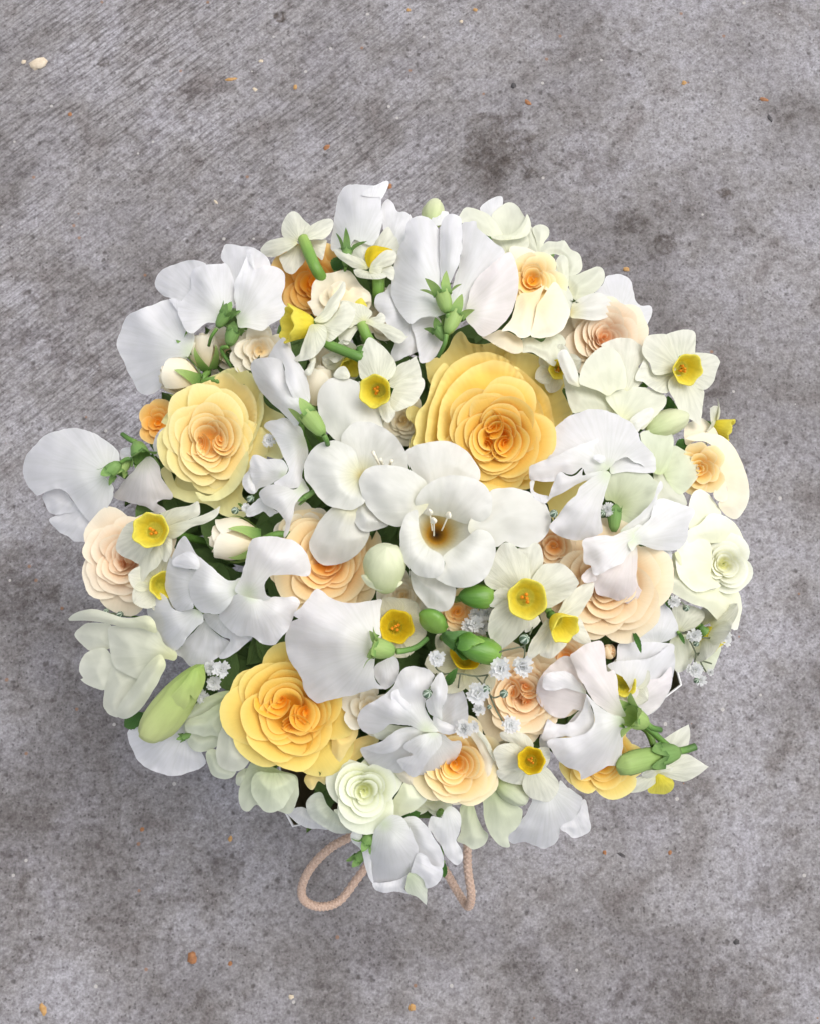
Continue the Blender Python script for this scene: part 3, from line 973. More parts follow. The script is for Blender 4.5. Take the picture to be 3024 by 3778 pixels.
# ------------------------------------------------------------------ roses
def rose(label, reg, x, y, h, R, axis=(0, 0), mat='r_yel', rings=8, swirls=3, seed=1, cup=0.20, reflex=0.10, squash=1.0, roll=0.0,
         depth=0.55, ruffle=0.05, tip=0.0, heart=0.34, name='rose', petals=None, fmin=0.0, fmax=1.0, spread=1.25):
    rnd = random.Random(seed)
    u, v = uv(reg, x, y)
    p = P(u, v, h)
    k = mpp(p)
    Rm = R * k
    r_, u_, n_ = view_axes(p)
    ax = (n_ + r_ * axis[0] + u_ * axis[1]).normalized()
    q = ax.to_track_quat('Z', 'Y').to_matrix().to_4x4()
    MT = Matrix.Translation(p) @ q @ Matrix.Rotation(roll, 4, 'Z') @ Matrix.Diagonal((1, squash, 1, 1))
    base = p - ax * Rm * depth
    root = thing(name, label, 'flower', base)
    big = R > 80
    ns, nt = (16, 10) if big else (14, 9)
    idx = [0]

    def add(fn, f):
        me = grid_sheet('petal', fn, ns, nt, 0.0006, fmin + (fmax - fmin) * f)
        put('petal', bake(me, MT), root, M[mat])
        idx[0] += 1
    # heart: nested folds that face several ways
    for j in range(swirls):
        a0 = 2 * math.pi * j / max(swirls, 1) + rnd.uniform(-.4, .4)
        off = heart * 0.46 * (0.0 if swirls == 1 else rnd.uniform(.85, 1.15))
        cx, cy = off * math.cos(a0), off * math.sin(a0)
        nn = (5 if swirls == 1 else 4) if big else 3
        top_r = heart * (0.92 if swirls == 1 else 0.60)
        sp = rnd.choice((-1, 1))
        for i in range(nn):
            rr = top_r * ((i + .55) / nn) ** 0.85
            wh = rnd.uniform(1.25, 1.75)
            ph = a0 + (math.pi + sp * 0.35 * i if swirls > 1 else 2.4 * i) + rnd.uniform(-.35, .35)
            zt = cup * 0.92 + rnd.uniform(-.05, .03) - 0.04 * (1 - i / nn)
            sdl = rnd.uniform(0, 90)
            sk = rnd.uniform(.10, .34) * sp

            def fn(s, t, rr=rr, wh=wh, ph=ph, zt=zt, cx=cx, cy=cy, sdl=sdl, sk=sk):
                an = ph + s * wh
                wob = noise.noise(Vector((s * 1.4, sdl, 0.5)))
                top = 1 - 0.16 * abs(s) ** 3
                tt = t * top
                rad = rr * (0.35 + 0.65 * tt ** 0.6) * (1 + 0.20 * wob) * (1 + sk * s)
                z = -0.05 + (zt + 0.05) * tt + 0.04 * wob * t
                return ((cx + rad * math.cos(an)) * Rm, (cy + rad * math.sin(an)) * Rm, z * Rm)
            add(fn, 0.0)
    f0 = heart * (0.55 if swirls > 1 else 0.85) if swirls else 0.06
    ph0 = rnd.uniform(0, 6.28)
    spin = rnd.choice((-1, 1))
    for i in range(rings):
        e = (i + 0.5) / rings
        f = f0 + (1 - f0) * e ** spread
        cnt = petals or (3 if i < rings * 0.35 else (4 if i < rings - 2 else 5))
        for c in range(cnt):
            ph = ph0 + i * 2.1 + 2 * math.pi * c / cnt + rnd.uniform(-.28, .28)
            wd = math.pi / cnt * rnd.uniform(1.15, 1.5)
            rr = f * rnd.uniform(0.93, 1.06)
            rho = rr * rnd.uniform(0.80, 1.22)
            zr = cup * (1 - ((f - 0.48) / 0.52) ** 2) - reflex * f ** 4 + rnd.uniform(-.035, .035)
            cl = (0.035 + 0.13 * f ** 2.5) * rnd.uniform(.3, 1.4)
            sdl = rnd.uniform(0, 90)
            skew = spin * rnd.uniform(.04, .20) * (1.15 - f)
            notch = rnd.uniform(0.0, 0.025)
            dp = 0.10 + 0.24 * f

            def fn(s, t, f=f, ph=ph, wd=wd, rr=rr, rho=rho, zr=zr, cl=cl, sdl=sdl, skew=skew, notch=notch, dp=dp):
                w1 = noise.noise(Vector((s * 1.3, t * 0.8, sdl)))
                w2 = noise.noise(Vector((s * 2.6, t * 1.2, sdl + 7)))
                top = 1 - 0.42 * abs(s) ** 2.6 - notch * math.exp(-(s * 5) ** 2) + tip * (1 - abs(s)) ** 2 * 0.4
                tt = t * top
                g = tt ** (0.48 + 0.34 * f)
                g2 = g * (1 + skew * s) + ruffle * (1.0 * w1 + 0.3 * w2) * t * t * (0.6 + 0.6 * f) / rr
                qd = max(0.0, (tt - 0.70) / 0.30)
                g2 += cl * qd * qd / rr
                an = ph + s * wd * (rr / rho) * (0.4 + 0.6 * t ** 0.5)
                x = (rr - rho) * math.cos(ph) * g + rho * g2 * math.cos(an)
                y = (rr - rho) * math.sin(ph) * g + rho * g2 * math.sin(an)
                z = -dp + (zr + dp) * (tt ** (1.15 + 0.15 * f)) - cl * 0.8 * qd * qd + ruffle * (0.8 * w1 + 0.4 * w2) * t * t
                return (x * Rm, y * Rm, z * Rm)
            add(fn, e ** 1.2)
    stem_to_bag(root, base, -ax, 0.0024)
    return root


def rosebud(label, reg, tip_, base_, h, width, mat='r_crm', seed=3, sepals=True, dz=0.5, open_=0.0, name='rosebud'):
    """a bud that points from base_ to tip_"""
    rnd = random.Random(seed)
    b, tpt = P(*uv(reg, *base_), h - 6), P(*uv(reg, *tip_), h)
    ax = (tpt - b)
    L_ = ax.length
    ax = (ax.normalized() + Vector((0, 0, dz))).normalized()
    w = width * mpp(b) * 0.5
    MT = orient(b, ax, rnd.uniform(0, 6))
    root = thing(name, label, 'flower', b)
    for i in range(9):
        e = i / 8
        ph = i * 2.4 + rnd.uniform(-.2, .2)
        wd = 1.5 - 0.25 * e
        sdl = rnd.uniform(0, 50)
        Lp = L_ * (1.0 - 0.10 * e)

        def fn(s, t, e=e, ph=ph, wd=wd, sdl=sdl, Lp=Lp):
            an = ph + s * wd * (0.5 + 0.5 * t)
            top = 1 - 0.22 * abs(s) ** 3
            tt = t * top
            body = math.sin(math.pi * (0.08 + 0.70 * tt)) ** 0.8
            rad = w * (0.22 + 0.78 * e) * body * (1 + 0.05 * s) + w * 0.05 * e
            q = max(0, (tt - 0.78) / 0.22)
            rad += w * (0.10 + 0.28 * open_) * e * q * q + 0.05 * w * noise.noise(Vector((s * 3, t * 2, sdl))) * t
            return (rad * math.cos(an), rad * math.sin(an), Lp * tt * (1 - 0.05 * e * q))
        me = grid_sheet('petal', fn, 10, 8, 0.0005, e)
        put('petal', bake(me, MT), root, M[mat])
    if sepals:
        for i in range(5):
            a = 1.257 * i + 0.4

            def fn(s, t, a=a):
                wd = w * 0.38 * (1 - t) ** 0.8
                rad = w * (0.35 + 0.75 * math.sin(1.9 * t) ** 1.0) * 1.03
                z = L_ * (-0.02 + 0.62 * t)
                return (rad * math.cos(a) - math.sin(a) * s * wd, rad * math.sin(a) + math.cos(a) * s * wd, z)
            put('sepal', bake(grid_sheet('sepal', fn, 4, 7, 0.0004), MT), root, M['calyx_pale'])
    stem_to_bag(root, b, -ax, 0.0016)
    return root


# ------------------------------------------------------------------ narcissi
def narcissus(label, reg, x, y, h, R, axis, roll=0.0, cup=0.42, cuplen=0.36, mat='nar', cmat='cup', fold=0.0, seed=1, wide=0.40,
              scale=None, stalk=None, skip=(), name='narcissus', stam=True, tube_len=0.55, curlr=0.12):
    """x, y: traced centre where the petals meet; axis in the view frame (right, up, towards the viewer)"""
    rnd = random.Random(seed)
    p = P(*uv(reg, x, y), h)
    k = mpp(p)
    Rm = R * k
    r_, u_, n_ = view_axes(p)
    ax = (r_ * axis[0] + u_ * axis[1] + n_ * axis[2]).normalized()
    MT = Matrix.Translation(p) @ ax.to_track_quat('Z', 'Y').to_matrix().to_4x4() @ Matrix.Rotation(roll, 4, 'Z')
    root = thing(name, label, 'flower', p - ax * Rm * tube_len)
    rc, lc = cup * Rm, cuplen * Rm
    for i in range(6):
        if i in skip:
            continue
        a = math.pi / 3 * i + rnd.uniform(-.10, .10)
        Lp = Rm * (scale[i] if scale else 1) * rnd.uniform(.94, 1.05)
        Wd = Rm * wide * rnd.uniform(.92, 1.1)
        low = -0.03 * Rm if i % 2 else 0.0
        sdl = rnd.uniform(0, 99)
        fo = fold + rnd.uniform(-.07, .07)
        tw = rnd.uniform(-.18, .18)

        def fn(s, t, a=a, Lp=Lp, Wd=Wd, low=low, sdl=sdl, fo=fo, tw=tw):
            pr = math.sin(math.pi * min(1, 0.06 + 0.94 * t ** 0.92)) ** 0.62 if t < 0.999 else 0.0
            pr *= 1 if t < 0.9 else 1 - ((t - 0.9) / 0.1) ** 2 * 0.55
            rad = 0.22 * Rm + (Lp - 0.22 * Rm) * t
            wv = noise.noise(Vector((s * 1.6, t * 2.2, sdl)))
            y = s * Wd * pr
            z = low + fo * Rm * t * t + curlr * Wd * pr * (s * s) - 0.05 * Rm * math.exp(-(s * 6) ** 2) * t * (1 - t) * 2 + 0.07 * Rm * wv * t + tw * y * t
            return (rad * math.cos(a) - y * math.sin(a), rad * math.sin(a) + y * math.cos(a), z)
        put('petal', bake(grid_sheet('petal', fn, 10, 12, 0.0005), MT), root, M[mat])
    sdl = rnd.uniform(0, 99)
    prof = []
    for t in np.linspace(0, 1, 9):
        prof.append((rc * (0.50 + 0.50 * t ** 0.75 + 0.03 * max(0, t - .8) * 5), lc * t))
    wall = 0.0006
    inner = [(max(r0 - wall, 0.0001), z0) for r0, z0 in reversed(prof)] + [(rc * 0.30, -lc * 0.18), (rc * 0.16, -lc * 0.5), (0, -lc * 0.55)]
    if len(tuple(skip)) == 6:                      # shallow floor above the petals' bases
        inner = inner[:-3] + [(rc * 0.40, lc * 0.05), (rc * 0.18, lc * 0.02), (0, lc * 0.02)]
    full = prof + inner
    nfr = rnd.choice((6, 6, 7))

    def rf(t, th):
        e = min(1, t * len(full) / 9) if t < 0.45 else max(0, 1 - (t - 0.45) * 2.2)
        return 1 + e * e * (0.055 * math.sin(nfr * th + sdl) + 0.08 * noise.noise(Vector((math.cos(th) * 1.5, math.sin(th) * 1.5, sdl))))

    def zf(t, th):
        e = min(1, t * len(full) / 9) if t < 0.45 else max(0, 1 - (t - 0.45) * 2.2)
        return e * e * lc * (0.07 * math.sin(nfr * th + sdl + 1) + 0.14 * noise.noise(Vector((math.cos(th) * 1.3, math.sin(th) * 1.3, sdl + 4))))
    cm = lathe('cup', full, 36, rf, zf)
    # t runs base -> rim on both skins
    tt = [min(1.0, (i // 36) / 8) if i // 36 <= 8 else max(0.0, 1 - (i // 36 - 9) / 9) for i in range(36 * len(full))]
    cm.attributes['t'].data.foreach_set('value', np.array(tt, dtype=np.float32))
    cobj = put('cup', bake(cm, MT), root, M[cmat])
    if stam:
        for i in range(4):
            a = 1.57 * i + rnd.uniform(-.4, .4)
            rr = rc * (0.20 if i else 0.03)
            tp = lc * (0.42 if i else 0.62)
            me = lathe('stamen', [(0, 0), (rc * .05, 0), (rc * .05, tp * .5), (rc * .09, tp * .62), (rc * .10, tp * .9), (0, tp * 1.02)], 8)
            me.transform(Matrix.Translation((rr * math.cos(a), rr * math.sin(a), lc * (0.03 if len(tuple(skip)) == 6 else -.1))))
            new_obj('stamen', bake(me, MT), cobj, M['anther'])
    tub = lathe('flower_tube', [(rc * .42, 0.0), (rc * .30, -Rm * .10), (rc * .27, -Rm * tube_len * .7), (rc * .34, -Rm * tube_len), (0, -Rm * tube_len * 1.05)], 14)
    put('flower_tube', bake(tub, MT), root, M['stem'])
    b = p - ax * Rm * tube_len
    first = [P(*uv(reg, *q[:2]), h + q[2]) for q in stalk] if stalk else None
    stem_to_bag(root, b + ax * Rm * 0.04, -ax, rc * (0.26 if not stalk else 0.28), first=first)
    return root


# ------------------------------------------------------------------ plump buds
def bud(root, reg, base_, tip_, h, width, mat, dz=0.0, name='bud', grooves=3, fat=0.45, sheath=None):
    b, t_ = P(*uv(reg, *base_), h), P(*uv(reg, *tip_), h)
    ax = t_ - b
    Lb = ax.length
    ax = (ax.normalized() + Vector((0, 0, dz))).normalized()
    w = width * mpp(b) * 0.5
    MT = orient(b, ax, 0.4)
    prof = []
    for t in np.linspace(0, 1, 15):
        e = (t ** fat) * ((1 - t) ** (0.55 * (1 - fat) + 0.12))
        prof.append((e, Lb * t))
    mx = max(a for a, z in prof)
    prof = [(w * a / mx + 1e-6, z) for a, z in prof]
    sdl = random.random() * 50

    def rf(t, th):
        x = (th * grooves / (2 * math.pi) + 0.25 * t) % 1.0
        return 0.90 + 0.16 * x ** 1.5 + 0.05 * noise.noise(Vector((math.cos(th), math.sin(th), t * 2 + sdl)))
    o = put(name, bake(lathe(name, prof, 30, rf), MT), root, M[mat])
    if sheath:
        for i in range(2):
            a = math.pi * i + 0.5

            def fn(s, t, a=a):
                wd = 1.35 * (1 - 0.75 * t ** 1.5)
                r0 = w * 1.07 * math.sin(math.pi * min(0.5, 0.12 + 0.55 * t)) ** 0.7
                an = a + s * wd
                return (r0 * math.cos(an), r0 * math.sin(an), Lb * (0.02 + sheath * t * (1 - 0.35 * s * s)))
            new_obj('bract', bake(grid_sheet('bract', fn, 8, 6, 0.0004), MT), o, M['budgreen'])
    return o


# ------------------------------------------------------------------ gypsophila
def floret(root, reg, x, y, h, R, seed, axis=(0, 0)):
    rnd = random.Random(seed)
    p = P(*uv(reg, x, y), h)
    r_, u_, n_ = view_axes(p)
    ax = (n_ + r_ * axis[0] + u_ * axis[1]).normalized()
    Rm = R * mpp(p)
    MT = Matrix.Translation(p) @ ax.to_track_quat('Z', 'Y').to_matrix().to_4x4()
    V, Fc, T, Sx = [], [], [], []
    for ring, (cnt, sc, el) in enumerate(((7, 1.0, 0.05), (7, 0.86, 0.35), (6, 0.64, 0.7), (4, 0.38, 1.1))):
        for c in range(cnt):
            a = 2 * math.pi * c / cnt + ring * 0.45 + rnd.uniform(-.25, .25)
            e = el + rnd.uniform(-.2, .2)
            Lp = sc * Rm * rnd.uniform(.85, 1.12)
            wd = Rm * 0.27
            b0 = len(V)
            for j, t in enumerate((0.08, 0.5, 0.85, 1.0)):
                wj = wd * (0.25, 0.85, 1.0, 0.7)[j]
                for i, s in enumerate((-1, 0, 1)):
                    notch = -0.10 * Lp if (j == 3 and s == 0) else 0
                    rad = Lp * t * math.cos(e * t) + notch
                    z = Lp * t * math.sin(e * t) + 0.12 * wd * s * s + rnd.uniform(-.05, .05) * Rm
                    V.append((rad * math.cos(a) - s * wj * math.sin(a), rad * math.sin(a) + s * wj * math.cos(a), z))
                    T.append(t); Sx.append(s)
            for j in range(3):
                for i in range(2):
                    q = b0 + j * 3 + i
                    Fc.append((q, q + 1, q + 4, q + 3))
    me = mesh_from('floret', V, Fc, {'t': T, 's': Sx, 'f': [0.5] * len(V)})
    put('floret', bake(me, MT), root, M['gypsy'])
    cal = lathe('floret_calyx', [(0, -Rm * .55), (Rm * .22, -Rm * .45), (Rm * .30, -Rm * .1), (Rm * .26, Rm * .1)], 10)
    put('floret_calyx', bake(cal, MT), root, M['gbud'])


def gyp_bud(root, reg, x, y, h, R, seed=0, axis=(0.3, 0.2)):
    p = P(*uv(reg, x, y), h)
    r_, u_, n_ = view_axes(p)
    ax = (n_ * 0.5 + r_ * axis[0] + u_ * axis[1]).normalized()
    Rm = R * mpp(p)
    prof = [(Rm * math.sin(a) + 1e-6, -Rm * math.cos(a) * 1.1) for a in np.linspace(0, math.pi, 9)]
    me = lathe('bud', prof, 20)
    put('bud', bake(me, orient(p, ax, seed)), root, M['gbud'])


def twig(root, reg, pts, r=1.8):
    q = [P(*uv(reg, a, b), c) for a, b, c in pts]
    put('twig', tube('twig', spline(q, 6), r * mpp(q[0]), 6), root, M['twig'])


def leaf(label, reg, base_, tip_, h, width, dz=4, seed=0, mat='leaf'):
    b, t_ = P(*uv(reg, *base_), h), P(*uv(reg, *tip_), h + dz)
    Lv = (t_ - b)
    sd_ = Lv.cross(Vector((0, 0, 1))).normalized()
    up = sd_.cross(Lv.normalized())
    w = width * mpp(b) * 0.5
    root = thing('leaf', label, 'leaf', b)

    def fn(s, t):
        pr = math.sin(math.pi * t ** 0.8) ** 0.8 * (1 + 0.06 * math.sin(t * 40))
        q = b + Lv * t + sd_ * (s * w * pr) + up * (abs(s) * w * pr * 0.35 + 0.12 * Lv.length * math.sin(math.pi * t) + w * 0.12 * noise.noise(Vector((s * 2, t * 3, seed))))
        return q
    put('blade', grid_sheet('blade', fn, 8, 12, 0.0003), root, M[mat])
    stem_to_bag(root, b, (0, 0, -1), 0.0008)
    return root

# ------------------------------------------------------------------ foliage packed under the blooms
def build_foliage():
    rnd = random.Random(11)
    V, Fc, T, Sx = [], [], [], []
    for i in range(520):
        a, rr = rnd.uniform(0, 6.283), math.sqrt(rnd.random()) * 0.78
        u, v = 845 + 690 * rr * math.cos(a), 1120 + 690 * rr * math.sin(a)
        p = P(u, v, rnd.uniform(-52, -26))
        d = Vector((rnd.uniform(-1, 1), rnd.uniform(-1, 1), rnd.uniform(-.2, .5))).normalized()
        sdv = d.cross(Vector((0, 0, 1))).normalized()
        up = sdv.cross(d)
        L_, w = rnd.uniform(.018, .034), rnd.uniform(.005, .009)
        b0 = len(V)
        for j in range(6):
            t = j / 5
            pr = math.sin(math.pi * min(1, 0.08 + 0.92 * t)) ** .8
            for s in (-1, 0, 1):
                V.append(p + d * L_ * t + sdv * s * w * pr + up * (abs(s) * w * .3 - L_ * .25 * t * t)); T.append(t); Sx.append(s)
        for j in range(5):
            for k in range(2):
                q = b0 + j * 3 + k
                Fc.append((q, q + 1, q + 4, q + 3))
    o = new_obj('foliage', mesh_from('foliage', V, Fc, {'t': T, 's': Sx, 'f': [.5] * len(V)}), None, M['foliage'])
    o['kind'] = 'stuff'
    o['label'] = 'dark green foliage packed between the stems under the blooms'
    o['category'] = 'foliage'


build_foliage()

# ------------------------------------------------------------------ roses
rose('amber quartered rose with several swirls, below the white sweet peas at lower left', 'D', 612, 1497, 0, 146, (-0.10, -0.18), 'r_low', rings=7, swirls=3, seed=21, cup=0.20, reflex=0.16, ruffle=0.06, heart=0.52)
rose('apricot rose half hidden beneath white freesia petals in the middle', 'D', 690, 1185, -9, 128, (0.0, 0.06), 'r_apr', rings=7, swirls=1, seed=33, cup=0.16, reflex=0.12, heart=0.26)
rose('pale peach rose largely covered by a sweet pea on the right', 'D', 1268, 1232, -2, 134, (0.05, -0.05), 'r_pch', rings=8, swirls=2, seed=41, cup=0.18, reflex=0.16, heart=0.28)
rose('bright orange rose tucked behind the drooping narcissus at the top', 'D', 662, 600, -17, 96, (-0.05, 0.1), 'r_org', rings=5, swirls=1, seed=52, cup=0.1, reflex=0.1, heart=0.3)
rose('blush peach rose at the upper right, in front of a white sweet pea', 'D', 1272, 712, -6, 92, (0.2, 0.25), 'r_blush', rings=7, swirls=1, seed=63, cup=0.22, reflex=0.1, heart=0.25)
rose('peach garden rose on the left edge behind a yellow cupped narcissus', 'D', 268, 1180, -4, 112, (-0.30, 0.0), 'r_blush', rings=7, swirls=2, seed=71, cup=0.20, reflex=0.14, heart=0.3, ruffle=0.07)
rose('small orange rose peeping out behind the lemon yellow rose', 'D', 333, 890, -14, 52, (-0.2, 0.1), 'r_org', rings=4, swirls=0, seed=82, cup=0.12, reflex=0.1)
rose('yellow and cream rose at the bottom, below gypsophila and a sweet pea', 'D', 958, 1606, -2, 100, (0.02, -0.22), 'r_gold', rings=7, swirls=1, seed=93, cup=0.22, reflex=0.16, heart=0.3)
rose('golden yellow rose under a sweet pea at the lower right', 'D', 1262, 1596, -5, 92, (0.15, -0.30), 'r_yel', rings=6, swirls=1, seed=104, cup=0.20, reflex=0.16, heart=0.3)
rose('ruffled peach rose behind the gypsophila sprays, lower right of the middle', 'D', 1098, 1462, -5, 104, (0.0, -0.08), 'r_pch', rings=7, swirls=3, seed=115, cup=0.2, reflex=0.12, heart=0.5, ruffle=0.08)
rose('greenish white spray rose facing forward at the bottom edge', 'D', 768, 1664, 2, 82, (-0.05, -0.25), 'r_wgr', rings=5, swirls=1, seed=126, cup=0.24, reflex=0.22, heart=0.28, tip=0.16, petals=3)
rose('small peach rose with a reddish heart under the green freesia buds', 'D', 962, 1288, -9, 52, (0.05, 0.1), 'r_apr', rings=4, swirls=1, seed=137, cup=0.1, reflex=0.1)
rose('small cream rose beside the amber rose, under a sweet pea', 'D', 778, 1490, -6, 62, (0.05, 0.15), 'r_crm', rings=4, swirls=0, seed=148, cup=0.2, reflex=0.1)
rose('ruffled cream rose beside the white sweet pea bud', 'D', 548, 738, -6, 66, (0.05, 0.1), 'r_crm', rings=4, swirls=1, seed=160, cup=0.2, reflex=0.2, ruffle=0.11)
rose('pale cream rose low behind the pointed rosebud, left of the apricot rose', 'D', 640, 1120, -10, 70, (-0.1, 0.0), 'r_crm', rings=4, swirls=0, seed=162, cup=0.2, reflex=0.2)

rose('cream rose deep in the gap above the white narcissus with open cup', 'D', 700, 772, -16, 64, (0, 0), 'r_crm', rings=4, swirls=1, seed=201, ruffle=.08)
rose('peach rose deep between the open freesia and the round sweet pea banner', 'D', 1165, 1150, -15, 70, (0, 0), 'r_pch', rings=4, swirls=1, seed=202, ruffle=.08)
rose('cream rose deep below the round pale green bud', 'D', 848, 1255, -17, 60, (0, 0), 'r_crm', rings=4, swirls=1, seed=203, ruffle=.08)
rose('cream rose in shade under the largest sweet pea at the top', 'D', 815, 670, -17, 66, (0, 0), 'r_crm', rings=4, swirls=1, seed=204, ruffle=.08)
rose('cream rose low behind the upper left sweet pea calyxes', 'D', 480, 745, -16, 60, (0, 0), 'r_crm', rings=4, swirls=1, seed=205, ruffle=.08)
rose('peach rose low under the bowing narcissus', 'D', 1190, 1385, -16, 66, (0, 0), 'r_pch', rings=4, swirls=1, seed=206, ruffle=.08)
rose('cream rose low between the bottom narcissus and the swirled sweet pea', 'D', 1060, 1600, -18, 60, (0, -.1), 'r_crm', rings=4, swirls=1, seed=207, ruffle=.08)

rose('cream rose deep left of the golden rose, below the open cupped narcissus', 'D', 850, 885, -17, 58, (0, 0), 'r_crm', rings=4, swirls=1, seed=208, ruffle=.08)
rose('pale green rose deep at the bottom, right of the greenish white spray rose', 'D', 905, 1668, -20, 52, (0, -.1), 'r_wgr', rings=4, swirls=1, seed=209, ruffle=.08)

g = rose('cream rose with golden heart at the top, right of the big sweet pea', 'R3', 560, 850, 1, 66, (0.12, 0.28), 'r_gold', rings=5, swirls=1, seed=171, cup=0.16, reflex=0.06, heart=0.3)
petal(g, 'R3', 2, "380,600 420,575 520,590 620,640 680,690 730,780 715,880 690,930 640,900 600,820 540,750 460,710 400,680", 'r_crm', (520, 900), bulge=1)
petal(g, 'R3', 9, "600,1060,4 650,980 730,865,8 780,890 830,1000 870,1090,2 840,1180 790,1260 700,1300 620,1310,0 550,1290 580,1180,3", 'r_crm', (560, 1000), bulge=3)
petal(g, 'R3', 6, "320,1250 400,1150 440,1000,4 480,950 560,945 640,900,5 660,890 610,1040 590,1180 545,1290 470,1310 430,1280 380,1250", 'r_crm', (540, 980), bulge=3)
petal(g, 'R3', 3, "160,1300 240,1270 320,1245 420,1280 480,1330 480,1420 400,1430 300,1380 200,1320", 'r_crm', (480, 1200))
petal(g, 'R3', 1, "650,660 700,640 740,690 800,780 850,900 885,980 880,1100 850,1150 800,1050 740,930 720,800", 'fre_cream', (560, 950))

g = rose('cream rose with orange heart on the right edge below a narcissus', 'R7', 1250, 1140, 3, 62, (0.20, 0.0), 'r_gold', rings=5, swirls=0, seed=182, cup=0.16, reflex=0.06, fmax=0.6)
petal(g, 'R7', 3, "1140,900 1200,870 1290,855 1400,870,2 1480,920 1550,1010,3 1600,1120 1640,1260,-2 1645,1380 1600,1480 1530,1545,-4 1450,1500 1400,1420 1470,1330 1440,1200,4 1390,1080 1380,990 1300,930 1200,920", 'r_crm', (1250, 1200), bulge=3)
petal(g, 'R7', -1, "1130,810 1180,770 1260,740 1340,790 1390,850 1400,900 1290,900 1200,930 1140,950", 'r_crm', (1250, 1100))
petal(g, 'R7', 5, "1380,990,2 1390,960 1460,1150 1465,1270 1470,1390,0 1400,1400 1360,1340 1400,1250 1390,1120", 'r_crm', (1250, 1200))

g = rose('creamy white rose with pointed petals on the right edge', 'R11', 1440, 610, 3, 64, (0.25, -0.02), 'r_wht', rings=5, swirls=1, seed=193, cup=0.26, reflex=0.1, heart=0.3, petals=3)
petal(g, 'R11', 2, "1165,140 1190,50 1250,10 1310,40 1370,110 1420,200 1400,300 1300,350 1180,350 1160,250", 'r_wht', (1400, 500), bulge=3)
petal(g, 'R11', 4, "1100,520 1160,340 1250,290 1330,210,3 1440,220 1540,290 1590,380 1620,480,-2 1560,470 1480,430 1350,440 1230,420 1190,520 1210,640 1150,600", 'r_wht', (1400, 600), bulge=3)
petal(g, 'R11', 3, "1060,560 1110,420 1220,400,3 1330,430 1350,560 1340,700,2 1420,780 1330,810 1230,830 1150,780 1080,700", 'r_wht', (1420, 620), bulge=3)
petal(g, 'R11', 0, "920,750,-2 1000,650 1040,520,0 1120,560 1200,700 1250,800,2 1350,810 1480,770 1540,800 1580,880,-4 1585,980 1550,1130,-6 1500,1120 1400,1060 1300,960 1180,920 1050,850", 'r_wht', (1400, 640), bulge=4)
petal(g, 'R11', 6, "1050,520 1080,510 1130,620 1175,740 1160,745 1100,640", 'r_wht', (1100, 500), bulge=0.5)
petal(g, 'R11', -3, "1480,760 1560,700 1610,600 1625,620 1632,740 1580,770 1530,790", 'r_wht', (1440, 620))


# ------------------------------------------------------------------ the three big roses, petal by petal
def guard_petals(root, reg, x, y, h, petals):
    """the open outer petals, traced; each a shallow bowl that rises to its rim"""
    for (hh, mat, spec, dip, bs) in petals:
        petal(root, reg, h + hh * .6 - (3 if hh < -6 else 0), spec, mat, bs or (x, y), bulge=0, rip=.3, wob=1.0, step=4.5, bowl=0.5 if dip else 0.2)


GOLD = [
    (-12, 'r_rim', "215,680 225,740 270,790 280,850 250,900 240,1000 300,980 380,850 360,700 260,640", .5, None),
    (-9, 'r_rim', "380,420 365,300,2 380,265 460,255 530,200 590,90,0 640,45 680,80 720,140 830,150 920,140,1 1030,205 1100,260 1050,400 900,700,-7 600,700,-6 420,500", 1, None),
    (-7, 'r_rim', "990,240 1100,215 1220,230,3 1330,290 1420,370 1475,460,2 1450,520 1490,600 1535,700,-1 1440,790 1390,860,-3 1200,850,-8 1050,700,-8 1080,400", 1, None),
    (-6, 'r_rim', "262,940,-2 290,850 275,780 300,690,1 370,600 400,480,2 440,380 520,300 600,420 700,700,-7 600,950,-6 380,1010 300,1000", 1, None),
    (-14, 'r_rim', "1190,1230 1320,1190 1500,1220 1660,1240 1600,1370 1420,1580 1360,1520 1330,1420 1220,1330", .5, None),
    (-4, 'r_mid', "780,1240 850,1100,-6 1100,1050,-6 1250,1000 1330,950,1 1330,1080 1240,1220,1 1190,1300,-2 1050,1310 880,1320,-2 800,1290", 1, None),
    (-4, 'r_mid', "360,940 370,800,1 400,640 470,470,3 560,320 700,235,4 830,212 960,240 1060,310,3 1150,430 1100,700,-7 900,850,-9 600,980,-5 430,1000", 1.2, None),
    (-3, 'r_mid', "1060,330,3 1200,420 1330,560,3 1370,700 1385,830,1 1340,1000 1250,1150 1150,1230,-1 1000,1100,-7 950,850,-9 1000,500,-3", 1.2, None),
    (-1.5, 'r_mid', "470,920,0 455,830 480,640,1 520,540 600,440,3 720,340 860,285,4 960,285 1060,325 1160,440,4 1240,560 1300,690,3 1320,850 1290,980,1 1000,950,-8 800,900,-8 600,960,-4", 1.2, None),
]
g = rose('large golden garden rose with swirled orange heart, above the open white freesia', 'R6', 930, 890, 5, 116, (-0.03, -0.10), 'r_yel', rings=8, swirls=3, seed=4, cup=0.17, reflex=0.03, ruffle=0.04, heart=0.50, spread=1.1, fmax=0.5)
guard_petals(g, 'R6', 940, 900, 0, GOLD)
